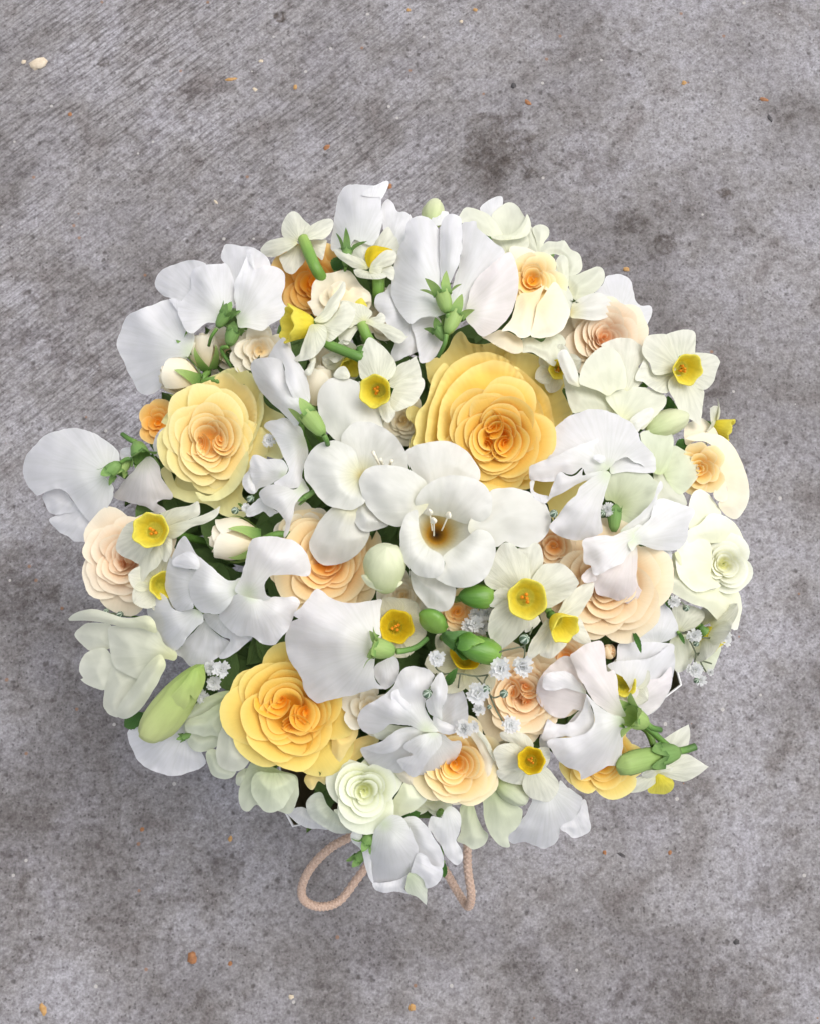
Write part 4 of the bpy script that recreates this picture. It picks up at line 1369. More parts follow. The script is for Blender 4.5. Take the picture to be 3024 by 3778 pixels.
LEMON = [
    (-13, 'r_grn', "300,560 550,420 700,230 880,150 1000,95 1090,90 1130,150 1230,120 1330,250 1400,330 1430,500 1500,600 1700,720 1690,1000 1660,1250 1320,1200 1240,1400 1150,1700 1200,1780 1240,1830 1190,1990 950,1990 700,1830 500,1810 330,1760 230,1690 300,1500 400,1200 300,900", 0, None),
    (-8, 'r_grn', "550,420 600,310 700,240,0 860,160 950,110,1 1090,90 1130,150 1220,125 1290,220,1 1400,330 1425,450 1420,600,0 1380,900 1200,1000,-6 800,900,-7 560,600", 1, None),
    (-8, 'r_grn', "130,1470 118,1390 200,1340 250,1420 320,1600 450,1660 560,1670 600,1790 500,1812 330,1760 230,1690 190,1590", 0, None),
    (-6, 'r_grn', "120,790,1 200,660 330,520,1 470,450 560,440 650,700,-6 500,1000,-6 320,1100 210,1090 160,1020 170,900 190,820", .5, None),
    (-6, 'r_grn', "1150,560 1320,540 1385,400,2 1420,480 1430,650 1390,800,1 1310,1000 1200,1200 1100,1400,-3 1000,1300 1100,900,-5", .5, None),
    (-5, 'r_lem', "545,480 560,380 640,290,2 790,230 860,170,2 940,155 1010,180 1080,240 1130,290,2 1210,320 1290,430 1330,530,2 1340,700 1300,850 1000,950,-6 700,800,-6 560,620", 1, None),
    (-5, 'r_grn', "560,1670,2 720,1725 850,1660 960,1560 1050,1400 1150,1250 1220,1150 1230,1300 1130,1560 1000,1700,-1 850,1780 720,1790 620,1780", 0, None),
]
g = rose('lemon yellow rose with tightly folded cream heart on the left side', 'L', 750, 1010, 4, 104, (-0.12, 0.02), 'r_lem', rings=8, swirls=2, seed=17, cup=0.20, reflex=0.10, ruffle=0.055, heart=0.46, spread=1.1, squash=1.16, roll=-0.35)
guard_petals(g, 'L', 760, 980, 0, LEMON)
for rr in [o for o in COL.objects if o.parent is None and o.get('label', '').startswith('greenish white spray')]:
    petal(rr, 'R13', 0, "500,840 620,840 750,830 880,870 970,860 965,930 900,990 840,1030 750,1038 680,1000 600,930", 'r_wgr', (740, 700), bulge=3)
    petal(rr, 'R13', -3, "960,800 1010,700 1060,620 1150,660 1240,735 1180,820 1090,870 990,890", 'r_wgr', (740, 700), bulge=3)
    petal(rr, 'R13', -9, "280,790 330,720 400,700 450,800 520,870 620,960 660,1000 600,1030 500,1020 400,960 320,900", 'pea_green', (560, 760), bulge=3)
for rr in [o for o in COL.objects if o.parent is None and o.get('label', '').startswith('amber quartered')]:
    petal(rr, 'R13', -5, "265,590 330,530 420,540 450,600 430,640 380,610 350,660 320,680 280,640", 'r_lem', (250, 350), bulge=1.5, rip=1.2)
    petal(rr, 'R12', -3, "915,400 930,370 980,365 1010,420 1060,500 1050,560 1000,470 950,440", 'r_lem', (1200, 450), bulge=1.2)
    petal(rr, 'Q1', -4, "-60,900 100,920 190,760 200,900 110,1040 60,1130 0,1190 -60,1160", 'r_lem', (-200, 700), bulge=2)
    petal(rr, 'R13', -9, "460,540 520,450 600,370 640,300 720,260 830,240 860,290 760,390 680,450 590,540 500,560", 'r_lem', (350, 350), bulge=2)
for rr in [o for o in COL.objects if o.parent is None and o.get('label', '').startswith('yellow and cream')]:
    petal(rr, 'Q1', 4, "1420,790 1470,830 1560,930 1620,1050 1655,1170 1640,1170 1590,1090 1540,990 1470,890", 'fre_cream', (1250, 1300), bulge=0.6)
    petal(rr, 'Q1', 1, "1300,860 1380,830 1470,890 1560,1010 1660,1180 1670,1300 1620,1440 1500,1560 1330,1630 1200,1640 1210,1580 1400,1480 1480,1330 1530,1180 1500,1100 1440,980 1380,900", 'r_crm', (1200, 1250), bulge=2)
    petal(rr, 'Q1', -4, "600,1300 700,1270 800,1330 860,1450 960,1540 900,1560 780,1480 680,1400", 'r_crm', (1200, 1250), bulge=2)

rosebud('small peach rosebud beside the large sweet pea at upper left', 'R4', (1190, 190), (1480, 250), 0, 84, 'r_crm', 5, True, 0.35, 0.2)
rosebud('pointed cream rosebud between the lemon rose and the sweet peas', 'R8', (1245, 215), (1640, 200), 1, 92, 'r_crm', 9, True, 0.25, 0.3)
rosebud('cream rosebud leaning below the white sweet pea bud', 'R5', (960, 100), (890, 420), -9, 62, 'r_crm', 14, False, 0.3, 0.0)
rosebud('cream rosebud low under the ruffled cream rose', 'R1', (760, 1290), (800, 1560), -6, 66, 'r_crm', 15, True, 0.3, 0.3)
rosebud('tiny peach rosebud between sweet peas low on the right', 'R11', (580, 1290), (470, 1310), -3, 34, 'r_pch', 19, False, 0.2, 0.0)

# ------------------------------------------------------------------ narcissi

def traced_narcissus(label, reg, cx, cy, h, petals, cupr, axis, cuplen=0.36, cmat='cup', stam=True, seed=1, stalk=None, base=None, mat='nar', tube_len=0.3):
    """petals traced one by one round a frilled cup"""
    root = narcissus(label, reg, cx, cy, h + 3, cupr * 0.93 / 0.40, axis, 0.3, cup=0.40, cuplen=cuplen, cmat=cmat, stam=stam, seed=seed, skip=range(6), stalk=stalk, tube_len=tube_len)
    for i, sp in enumerate(petals):
        petal(root, reg, h - 0.8 * i * (1 if i < 3 else 0.4), sp, mat, base or (cx, cy), bulge=1.4, rip=.5, wob=1.0)
    return root


def stalked(label, reg, pieces, stem_pts, base, width, h, r=None):
    """a narcissus seen from its side or back: traced petals, thick green stalk"""
    root = bloom('narcissus', label, reg, stem_pts[-1][0], stem_pts[-1][1], stem_pts[-1][2] - 3, r=.0016)
    for (hh, mat, sp, bl) in pieces:
        petal(root, reg, h + hh, sp, mat, base, bulge=bl, rip=.45, wob=.8, name='cup' if mat.startswith('cup') else 'petal')
    pts = [P(*uv(reg, a, b), c) for a, b, c in stem_pts]
    put('stalk', tube('stalk', spline(pts, 8), (width * .5 * mpp(pts[0]) * 1.05, width * .5 * mpp(pts[0])), 12), root, M['stalk'])
    return root


stalked('drooping narcissus seen from behind at the top, green stem showing', 'N', [
    (-4, 'nar', "270,480 360,410 440,320 500,400 540,500 470,600 400,665 330,640 290,560", 1.5),
    (-4, 'nar', "560,300 700,300 765,300 745,420 720,520 660,470 600,400", 1),
    (0, 'nar', "290,250,-1 290,150 330,50,-3 390,0 450,10 530,90,-1 588,150 570,230 500,300,2 420,320 350,300", 2.5),
    (1, 'nar', "60,400,-3 120,330 220,285,0 320,275 400,300 460,330,2 380,400 270,460 170,482,-3 100,460", 2.5),
    (2, 'nar', "490,270,2 540,190 620,130,0 720,85 810,75,-3 842,120 812,220 740,285,-1 650,295 580,300,2", 2.5)],
    [(520, 290, 6), (575, 430, 6), (650, 600, 4), (720, 720, -4), (760, 830, -12)], (480, 320), 24, 4)
stalked('upright narcissus with yellow cup at the top, between two sweet peas', 'N', [
    (-2, 'nar', "1240,360 1310,270 1410,162 1460,220 1510,300 1542,430 1490,520 1400,500 1300,450", 2),
    (0, 'nar', "1010,430 1030,350 1075,300 1150,320 1250,350 1230,450 1200,560 1100,520", 2),
    (4, 'cup_deep', "1168,470,0 1200,390 1270,358,3 1370,375 1465,408,3 1420,450 1330,500 1260,560,2 1215,600 1180,545", 3),
    (3, 'nar', "835,400,-2 900,400 970,420 1040,470,1 1150,510 1215,600,1 1150,617 1040,592 940,525 870,470", 1.8),
    (6, 'nar', "1215,615,1 1250,530 1330,450,3 1410,405 1490,430,2 1505,480 1460,560 1360,600 1345,650 1300,665 1225,655,0", 2),
    (5, 'nar', "1050,620 1100,608 1220,635 1340,645 1400,690 1330,716 1200,712 1090,692", 1.2),
    (4, 'nar', "1335,600 1440,560 1485,620 1465,730 1400,690 1350,640", 1)],
    [(1315, 660, 3), (1315, 780, 0), (1312, 880, -5), (1300, 980, -16)], (1200, 600), 26, 4)
A = bloom('rose', 'cream rose crumpled behind the sideways narcissus near the top', 'N', 900, 900, -14)
petal(A, 'N', 0, "600,870 620,760 700,670 850,640 980,618 1060,680 1120,770 1220,860 1242,930 1200,1040 1030,1080 940,1060 800,1080 700,1100 640,1100 590,1010 560,960 600,940", 'r_crm', (900, 900), bulge=-2, rip=1, wob=1.6)
petal(A, 'N', 3, "690,900 740,840 800,800 900,770 1000,840 1040,800 1140,840 1240,930 1180,960 1030,1000 900,1020 760,1010 700,960", 'r_crm', (900, 920), bulge=-1.5, rip=1, wob=1.6)
petal(A, 'N', 5, "790,810 850,760 935,738 945,790 900,850 820,930 780,890", 'r_crm', (860, 900), bulge=1.5, rip=.8)
T = narcissus('sideways narcissus with its yellow cup pointing left, near the top', 'N', 600, 1215, 12, 98, (-0.93, 0.10, 0.30), 0.4, cup=0.40, cuplen=0.56, seed=5, skip=range(6), stam=False, tube_len=0.2, stalk=[(760, 1390, -1), (950, 1480, -3), (1150, 1570, -6)])
for hh, sp in ((12, "650,1550 600,1560 580,1640 530,1690 540,1726 590,1740 640,1640"),
               (14, "640,1170,2 780,1150 880,1050,2 940,960 1040,1010 1072,1080,-1 1020,1200 900,1310,0 800,1380 740,1340 700,1220"),
               (17, "630,1150,2 720,1060 800,920,0 880,830 940,740,1 967,760 960,860 910,960 870,1060 780,1155,2 700,1180"),
               (17, "600,1200,3 740,1210 765,1300 740,1420,0 660,1520 600,1560 520,1582,-3 440,1592 428,1550 480,1510 510,1400,0 560,1280")):
    petal(T, 'N', hh, sp, 'nar', (620, 1190), bulge=1.5, rip=.6, wob=1.2)
stalked('narcissus seen from behind above the small white narcissus, stem slanting down', 'N', [
    (1, 'cup', "1065,965 1130,918 1170,960 1195,1010 1130,1010", 1),
    (0, 'nar', "1200,1140 1290,1110 1330,1070 1385,1100 1385,1180 1290,1190", 1.2),
    (2, 'nar', "910,960 960,943 1050,960 1170,1000,1 1252,1070 1220,1130 1170,1190,2 1080,1200 1000,1240 950,1150", 2),
    (1, 'nar', "990,1230 1110,1215 1060,1300 1000,1400 960,1412 900,1370 900,1300", 1.2),
    (3, 'nar', "1175,1180,2 1230,1140 1300,1180 1400,1190,0 1500,1240 1560,1270 1600,1320 1632,1325!,-2 1560,1390 1500,1397 1420,1350,-1 1340,1270 1240,1215", 2),
    (-4, 'nar', "730,1440 830,1490 945,1530 870,1602 830,1602 788,1545 830,1530", 1)],
    [(1140, 1190, 10), (1180, 1300, 8), (1245, 1420, 2), (1300, 1520, -8)], (1160, 1170), 22, 7)
traced_narcissus('white narcissus with open yellow cup left of the golden rose', 'R5', 1400, 300, 8, [
    "1235,110,0 1250,30 1280,-60,1 1320,-120 1380,-90 1480,0,1 1535,100 1510,190 1430,240,2 1340,240 1260,210",
    "1490,400,0 1520,280 1600,215 1726,195,1 1762,260 1700,390,-1 1640,430 1520,472",
    "1480,260 1530,120 1620,70 1692,28! 1722,120 1730,225 1640,240 1560,290",
    "1040,190 1070,130 1120,105 1150,130 1170,200 1100,210", "1390,420 1480,380 1530,470 1480,560 1420,510", "1240,230 1340,300 1400,380 1380,430 1290,340"], 36, (-0.25, -0.06, 0.95), 0.44, seed=8)
traced_narcissus('white narcissus with round yellow cup standing out at the upper right edge', 'R7', 1100, 345, 11, [
    "790,180,-1 830,90 900,70,1 990,75 1020,120 1040,230 1070,340,2 980,385 890,392 850,300 800,230",
    "1000,450,1 1040,400 1130,400,2 1220,470 1282,520,-1 1275,650 1256,800!,-4 1180,750 1100,700 1050,600 1010,520",
    "980,80,0 1080,40 1190,37 1220,80,0 1215,200 1200,300 1100,330 1040,260 1000,180",
    "1180,230 1290,220 1380,240 1412,290! 1385,380 1350,470 1280,512 1180,460 1150,350", "735,430,-2 790,300 830,265 880,370 1010,360 1060,400 1010,460 1005,532 960,542 880,510 800,450"], 34, (0.42, -0.05, 0.9), 0.42, seed=10)
traced_narcissus('narcissus with yellow cup on the peach rose at the left edge', 'R4', 1125, 1420, 12, [
    "815,1560,-2 850,1440 900,1370,1 970,1340 1080,1360 1130,1450,2 1110,1560 1010,1680,-1 930,1650 860,1620",
    "1250,1482,0 1200,1400 1400,1330,2 1520,1290 1620,1240 1645,1222!,0 1622,1300 1530,1360 1420,1390 1310,1470",
    "1150,1300 1280,1240 1400,1220 1470,1188 1482,1290 1400,1330 1260,1400 1180,1400", "1000,1690 1050,1610 1150,1500 1200,1540 1190,1620 1150,1700 1080,1760 1010,1840", "1170,1520 1250,1470 1265,1560 1220,1670 1180,1640"], 39, (-0.22, 0.02, 0.95), 0.42, seed=13)
traced_narcissus('white narcissus facing forward, right below the open freesia', 'R10', 1155, 875, 10, [
    "1190,760,1 1290,620 1370,600,2 1460,610 1540,680,1 1588,760!,0 1520,850 1420,920,-1 1330,960 1230,900",
    "855,1110,-1 880,1000 940,930,1 1020,890 1120,920 1190,1010,1 1180,1060 1150,1130 1060,1220,-2 960,1287 900,1240 870,1180",
    "830,740,-1 870,640 930,500,2 980,440 1040,440 1100,490,3 1180,570 1195,660 1200,800,1 1100,840 1020,820 960,816 880,800",
    "1095,490 1180,460 1250,440 1290,500 1297,600 1240,720 1170,760 1170,600", "1150,1150 1190,1000 1250,1010 1278,1060! 1220,1120", "870,940 920,820 1020,800 1050,900 960,940"], 44, (0.10, -0.08, 0.98), 0.40, seed=16)
traced_narcissus('narcissus bowing right beside the forward facing one, frilled cup', 'R10', 1400, 1050, 7, [
    "1400,1050 1440,950 1480,880 1560,800 1640,760 1708,753! 1692,850 1640,930 1600,1000 1520,1060", "1160,1362 1200,1230 1260,1140 1330,1050 1420,1080 1400,1230 1300,1290 1240,1340 1180,1372",
    "1520,1060 1590,1040 1640,1130 1682,1230 1660,1252 1600,1240 1520,1180", "1270,1320 1360,1210 1450,1200 1490,1240 1430,1310 1370,1357 1300,1345"], 34, (0.42, -0.42, 0.7), 0.55, stam=False, seed=17)
traced_narcissus('narcissus with deep yellow cup at the bottom right of the yellow rose', 'R14', 300, 975, 6, [
    "45,960 38,900 90,860 180,852 260,880 290,980 220,1045 160,1035 80,1042", "240,1120,0 260,1060 340,1000 400,1010 450,1060 492,1120,-2 492,1190 430,1262 370,1257 290,1230 250,1180",
    "60,1040 180,1020 260,1030 270,1110 240,1142 150,1132 80,1100", "85,770 200,768 270,790 320,860 280,920 180,860 100,820", "330,900 420,880 435,960 390,1030 330,1000"], 30, (0.02, 0.02, 1.0), 0.5, cmat='cup_deep', seed=18)
stalked('narcissus hanging at the lower right edge, cup pointing down', 'R14', [
    (-4, 'nar', "1200,860 1300,780 1400,725 1418,718! 1427,800 1400,900 1350,960 1240,960", 1.5),
    (-1, 'nar', "1200,1040,1 1300,990 1350,940 1420,930,0 1500,980 1562,1015!,-2 1480,1080 1400,1120,-1 1320,1110 1240,1080", 1.5),
    (-1, 'nar', "912,1160,-2 980,1120 1060,1090,0 1180,1060 1200,1110 1110,1182 1020,1200 960,1187", 1.5),
    (-2, 'cup', "1128,1190,-3 1150,1110 1180,1050,1 1230,1045 1280,1080 1314,1130,0 1300,1180 1250,1210,-4 1180,1207", 3.5),
    (2, 'nar', "1085,1072,-1 1130,1010 1220,988,1 1312,1030 1290,1052 1210,1060 1170,1092 1100,1092", 1.5)],
    [(1205, 1020, -3), (1180, 900, -8), (1120, 760, -18), (1000, 700, -30)], (1200, 1050), 14, 2)
narcissus('narcissus almost hidden under others, only its yellow cup side showing', 'R2', 400, 1500, -4, 60, (0.2, -0.5, 0.6), 0.4, cmat='cup', seed=9, stam=False)
narcissus('narcissus peeping out at the far right edge, cup in profile', 'R7', 1370, 800, -4, 56, (0.95, -0.25, 0.1), 0.3, cup=0.42, cuplen=0.6, fold=-0.2, seed=11, stam=False)
narcissus('narcissus tucked behind sweet pea petals at left, cup edge showing', 'R8', 850, 550, 1, 70, (0.25, -0.1, 0.9), 0.5, cup=0.42, mat='nar', seed=14, stam=False)
narcissus('straw coloured narcissus with deep golden cup behind the pale green calyx', 'R10', 125, 1110, 0, 70, (0.12, 0.05, 0.98), 0.15, cup=0.50, cuplen=0.40, mat='nar_dim', cmat='cup_deep', fold=0.10, seed=15, wide=0.5)
narcissus('narcissus wedged right of the golden rose, yellow cup barely visible', 'R7', 120, 350, -4, 52, (0.1, 0.0, 1.0), 0.5, cup=0.40, seed=20)
narcissus('narcissus hidden behind the lower right sweet peas, gold cup showing', 'R11', 640, 1570, -1, 60, (0.1, 0.05, 1.0), 0.5, cup=0.42, seed=22, stam=False)
narcissus('pale narcissus seen from behind at the right edge below the white rose', 'R11', 1290, 1150, -8, 86, (0.40, -0.40, -0.35), 0.3, cup=0.36, seed=23, stam=False, stalk=[(1230, 1100, -10), (1150, 1060, -18)], tube_len=0.2)
narcissus('straw narcissus lying under the dark green bud in the lower middle', 'R10', 680, 1370, -3, 84, (0.1, 0.35, 0.85), 0.2, cup=0.40, mat='nar_dim', cmat='cup_deep', seed=24, stam=False)

# ------------------------------------------------------------------ sweet peas
A = bloom('sweet_pea', 'broad white sweet pea petal fan at the upper left edge, beside the peach rosebud', 'R1', 600, 1380, -8)
petal(A, 'R1', 2, "70,1380,-4 90,1270 130,1160,-3 180,1105 230,1090,2 330,1050 480,1000,0 580,1015 640,1100 680,1250,2 680,1350 640,1450 560,1560 430,1700,-3 330,1760 250,1740,-6 180,1620 120,1490,-5", 'pea', (660, 1420), inner="350,1230,3.5 450,1330,3 250,1350,-1 400,1150,-0.5 420,1500,0", rip=.5)
petal(A, 'R1', 5, "485,995 580,1010 600,1080 570,1110 530,1060", 'pea', (560, 1200), bulge=0.6)
calyx(A, 'R1', (700, 1450), (620, 1390), 0, 16, seplen=1.0, flare=.8)
A = bloom('sweet_pea', 'white sweet pea in the upper left cluster, rounded back lobe and broad front lobe', 'R1', 900, 1150, -2)
petal(A, 'R1', 4, "370,880,-3 400,800 470,740 560,715,-1 640,690 700,690 780,730 760,850 680,960 580,1010,1 480,990 420,960,-2", 'pea', (850, 1100), bulge=2, rip=.7)
petal(A, 'R1', 8, "650,810,1 680,760 750,730,3 800,725 900,715 940,710,-2 985,800 1015,890 1030,960,-2 1000,1060 940,1130 870,1190,0 780,1190 720,1240,3 670,1270 610,1240,4 570,1150 555,1060,2 590,1000 640,940 660,890,1", 'pea', (920, 1130), inner="760,860,4 800,1000,3.5 700,1050,2 860,1100,1", rip=.5)
calyx(A, 'R1', (870, 1225), (960, 1120), 13, 26, dz=.4, seplen=1.15, flare=.55, stem=[(820, 1300, -2), (800, 1370, -8)])
A = bloom('sweet_pea', 'tall white sweet pea in the upper left cluster, next to the drooping narcissus', 'R1', 1050, 1150, -2)
petal(A, 'R1', 6, "900,670,-3 925,570,-3 1000,565 1100,580,-1 1200,610 1260,660 1290,740,-2 1200,850 1080,1000 1020,1000,3 980,830 930,720", 'pea', (1040, 1180), bulge=1.5, rip=.7)
petal(A, 'R1', 9, "1000,900,1 1040,800 1110,640,2 1135,600,4 1165,755,0 1250,728,1 1345,745,-2 1402,800 1405,890,-4 1385,970 1400,1040 1445,1085,-4 1400,1140 1300,1195,-1 1230,1250 1130,1230 1040,1220,2 1020,1120", 'pea', (1040, 1180), inner="1090,850,3.5 1200,900,0.5 1250,1040,2.5 1130,1080,1.5", rip=.6)
petal(A, 'R1', 13, "1090,625 1120,600 1145,650 1165,755 1130,710 1105,660", 'pea', (1130, 800), bulge=0.5)
calyx(A, 'R1', (960, 1370), (1010, 1260), 5, 30, dz=.3, seplen=1.0, flare=.9, mat='calyx', stem=[(900, 1400, -2), (980, 1540, -12)])

A = bloom('sweet_pea', 'white sweet pea standing highest at the top edge', 'R2', 500, 560, -10)
petal(A, 'R2', 4, "310,230,-4 325,170 370,110,-2 450,80 520,85 600,95,0 640,80 690,62 700,120 660,200,2 665,300 670,400 640,500,3 600,570 540,560 450,530 400,600 300,620,-2 260,600 270,480,-4 290,350", 'pea', (480, 620), inner="450,250,3 400,400,1 560,350,3.5", rip=.6)
petal(A, 'R2', 8, "500,170 540,130 600,100 680,60 720,58 705,130 660,205 640,185 570,185", 'pea', (560, 300), bulge=1, rip=.2)
petal(A, 'R2', 1, "660,300 680,230 715,205 760,240 790,300 850,305 905,345 890,420 860,500 850,570 800,590 730,570 690,500 670,400", 'pea', (720, 620), bulge=2, rip=.8)
calyx(A, 'R2', (380, 740), (395, 620), 3, 22, dz=.2, seplen=1.3, flare=.9, stem=[(370, 800, -6)])

A = bloom('sweet_pea', 'largest white sweet pea, seen from its back at the top, twin green calyxes below it', 'R2', 1200, 1150, 4)
petal(A, 'R2', 5, "605,1010 630,960 690,935 740,880 800,1000 850,1100 930,1180 980,1160 960,1260 970,1400 880,1450 760,1500,-5 740,1430 770,1330 720,1230,-2 670,1130 620,1070", 'pea', (1150, 1050), bulge=2, rip=.8)
petal(A, 'R2', 4, "900,1190 1000,1135 1100,1130 1170,1280 1100,1450 980,1510 950,1420 930,1300", 'pea', (1180, 1150), bulge=1.5)
petal(A, 'R2', 15, "760,720,-5 790,620 820,555,-3 850,520 850,450,-1 860,400 900,355,0 960,333 1030,350 1080,390,-1 1115,450 1130,600,-2 1135,780 1135,900,-1 1180,1000 1190,1090,1 1110,1140 1030,1133 960,1160,-1 905,1195 850,1160,-4 790,1080 745,980,-7 740,880", 'pea', (1170, 1060), inner="960,600,5 880,650,1 1010,800,3.5 900,900,-1 960,1030,-1 1060,1000,0", rip=.7)
petal(A, 'R2', 13, "1300,400,-3 1360,385 1372,378 1415,382,0 1420,430 1500,490,-2 1560,550 1640,620,-3 1600,680 1500,770,-1 1400,880 1345,1010,1 1320,1150 1250,1090,2 1215,1000 1240,850 1280,700,0 1300,560", 'pea', (1220, 1080), inner="1390,600,3 1360,800,2", rip=.7)
petal(A, 'R2', 17, "1330,1150,0 1350,1000 1400,860,0 1500,755 1600,665,2 1680,625 1730,720,-2 1750,830 1745,930,-4 1720,1040 1670,1140,-4 1600,1220 1520,1275,-3 1455,1295 1400,1240,-1", 'pea_pink', (1280, 1120), inner="1520,950,3 1450,1120,2 1620,850,2", rip=.6)
petal(A, 'R2', 18, "1130,420,-1 1180,330 1240,322,1 1290,350 1300,420,0 1300,560 1280,700 1240,800 1200,880 1155,920,0 1130,800 1125,600,-1", 'pea', (1170, 1040), inner="1215,500,4 1200,700,3.5", rip=.2)
petal(A, 'R2', 14, "1210,1110 1225,1000 1245,900 1275,930 1290,1020 1270,1100 1240,1130", 'pea', (1220, 1150), bulge=1.5)
calyx(A, 'R2', (1185, 1105), (1145, 970), 22, 34, dz=.15, seplen=1.15, flare=.65, mat='calyx_pale', roll=.9, stem=[(1195, 1200, -4), (1190, 1270, -6)])
calyx(A, 'R2', (1180, 1275), (1250, 1130), 17, 34, dz=.15, seplen=1.0, flare=.55, mat='calyx_pale', roll=.2, stem=[(1160, 1360, -3), (1110, 1460, -10)])
calyx(A, 'R2', (1170, 1330), (1100, 1240), 11, 26, dz=.2, seplen=.8, flare=.7, mat='calyx')

A = bloom('sweet_pea', 'closed white sweet pea bud slanting beside the lemon rose', 'R5', 930, 640, 5)
petal(A, 'R5', 10, "380,120,-4 400,70 470,40,-2 560,40 620,60,1 650,150 660,230,1 720,320 780,400 800,470,2 780,520 740,590 690,540,-1 600,450 500,360,-3 440,280 400,200", 'pea', (900, 600), inner="540,220,4 640,380,3.5", rip=.2)
petal(A, 'R5', 12, "520,40,-3 580,-70 645,-119,0 690,-40 750,60,-1 810,160 840,260,-3 855,340 840,420 820,500,-1 760,430 700,330,3 660,230 650,150,3 620,60", 'pea', (900, 600), inner="720,130,3 770,300,2", rip=.2)
calyx(A, 'R5', (958, 655), (830, 500), 17, 40, dz=.1, seplen=.95, flare=.15, mat='calyx_pale', roll=.5, stem=[(985, 705, -2), (1000, 760, -10)])

A = bloom('sweet_pea', 'twisted white sweet pea between the lemon rose and the white freesia', 'R5', 760, 900, -2)
petal(A, 'R5', 3, "485,590,-2 520,545 590,530,1 660,525 720,560 780,600,-2 810,680 830,760 840,840,-4 810,900 790,960 785,1040,0 760,1080 700,1085,1 620,1065 560,1045,2 620,1000 670,960,2 680,920 640,830,3 590,720 540,640", 'pea', (820, 700), inner="700,700,1 740,900,1", rip=.3)
petal(A, 'R5', 6, "390,830,1 420,815 500,840,2 580,850 640,860,1 680,920 660,970 600,1010,0 520,1060 440,1090,-2 420,1120 400,1070 380,980 370,900", 'pea', (640, 980), bulge=2, rip=.3)
petal(A, 'R5', 4, "310,1030 330,980 360,940 378,900 395,1000 420,1110 390,1130 340,1100 320,1070", 'pea', (420, 1000), bulge=1.5)
petal(A, 'R5', 7, "440,1130,-1 480,1080 560,1050 650,1070,1 720,1090 770,1060 790,1000 830,1060 850,1100,-3 800,1130 740,1200 720,1280,0 700,1350 680,1440 650,1475,-4 640,1460 660,1360 640,1320,0 600,1270 540,1240 480,1200", 'pea', (780, 1080), inner="600,1150,3 700,1180,1", rip=.4)
petal(A, 'R5', 2, "335,1290 360,1240 420,1190 450,1160 500,1200 560,1250 605,1275 570,1290 530,1310 490,1270 460,1280 400,1305 350,1310", 'pea', (560, 1150), bulge=1.2)
calyx(A, 'R5', (910, 1090), (790, 1170), 0, 14, dz=.1, seplen=.7, flare=.2)

A = bloom('sweet_pea', 'white sweet pea jutting out farthest left over the concrete', 'R4', 820, 940, -6)
petal(A, 'R4', -2, "230,1140 300,1090 380,1090 430,1130 480,1200 540,1240 460,1275 340,1290 290,1270 250,1200", 'pea', (600, 1050), bulge=1.5)
petal(A, 'R4', -3, "285,1335 340,1300 440,1270 530,1235 600,1300 660,1340 650,1420 640,1505 580,1512 500,1505 420,1460 340,1410", 'pea', (700, 1150), bulge=2)
petal(A, 'R4', 3, "78,980,-5 80,880 110,810 180,730,-3 250,660 340,625,-3 440,605 540,610 640,645,-3 720,690 800,750,-4 840,810 845,880,-2 800,930 720,970,2 790,1060 800,1100,1 780,1180 720,1270,-2 660,1350 600,1340,-2 520,1250 460,1160,0 400,1100 340,1085,2 260,1110 190,1140,0 140,1090 100,1040", 'pea', (760, 970), inner="520,970,5 350,980,3 400,800,0 600,800,0 640,1050,3 620,1180,1 250,900,0", rip=.7)
calyx(A, 'R4', (850, 880), (770, 960), 10, 30, dz=.2, seplen=1.0, flare=.8, mat='calyx', stem=[(900, 850, -1), (960, 850, -4)])
A = bloom('sweet_pea', 'blush white sweet pea hanging behind the lemon yellow rose', 'R4', 1040, 860, -10)
petal(A, 'R4', -3, "800,1150,-3 860,1050 930,970 990,900 1060,830,3 1110,840 1160,900 1180,1000 1220,1060 1270,1140,-3 1250,1170 1190,1170 1140,1200 1200,1240 1220,1280,-4 1130,1270 1050,1230 900,1190,-2", 'pea_pink', (1050, 840), inner="1020,1040,3", rip=.6)
petal(A, 'R4', -6, "1120,780 1115,720 1150,640 1200,600 1250,640 1250,740 1240,850 1160,850", 'pea', (1080, 830))
petal(A, 'R4', -7, "850,770 930,750 975,800 960,860 900,870 860,850", 'pea', (980, 840))
calyx(A, 'R4', (975, 720), (1040, 860), 1, 38, dz=.15, seplen=.8, flare=.6, mat='calyx', stem=[(920, 690, 0), (865, 650, 0)])
calyx(A, 'R4', (930, 840), (860, 940), 4, 26, dz=.2, seplen=.8, flare=.4, mat='calyx_pale')

A = bloom('sweet_pea', 'white sweet pea left of the middle with broad curled wings over a rosebud', 'R9', 180, 600, 2)
petal(A, 'R8', 3, "950,1090 1010,1050 1060,980 1160,880 1200,840 1260,920 1340,980 1400,1010 1380,1080 1310,1130 1220,1200,-4 1150,1225 1080,1200,-5 1020,1140", 'pea', (1250, 780), bulge=2, rip=.7)
petal(A, 'R8', 6, "730,690,-5 760,640 830,620,-2 890,650 940,740 1010,770,1 1100,745 1180,780,2 1190,850 1150,880 1060,980,1 1010,1050 930,1095,-3 890,1060 840,990,-4 790,920 790,850,-4 750,800 735,750", 'pea', (1150, 760), inner="900,830,0 1000,900,2", rip=.8)
petal(A, 'R8', 7, "1185,785 1250,790 1320,800 1380,900 1460,960 1580,965 1500,1050 1420,1110,-4 1350,1150 1310,1130,-4 1390,1030 1400,990 1340,970 1260,910 1210,850", 'pea', (1400, 750), bulge=1.5)
petal(A, 'R8', 10, "890,480,-3 900,410 930,330,-1 945,400 1000,420 1150,440,2 1110,480 1078,560 1080,640,2 1110,740 1000,772,-2 960,750 920,680,-4 890,600", 'pea', (1200, 560), bulge=1.5, rip=.6)
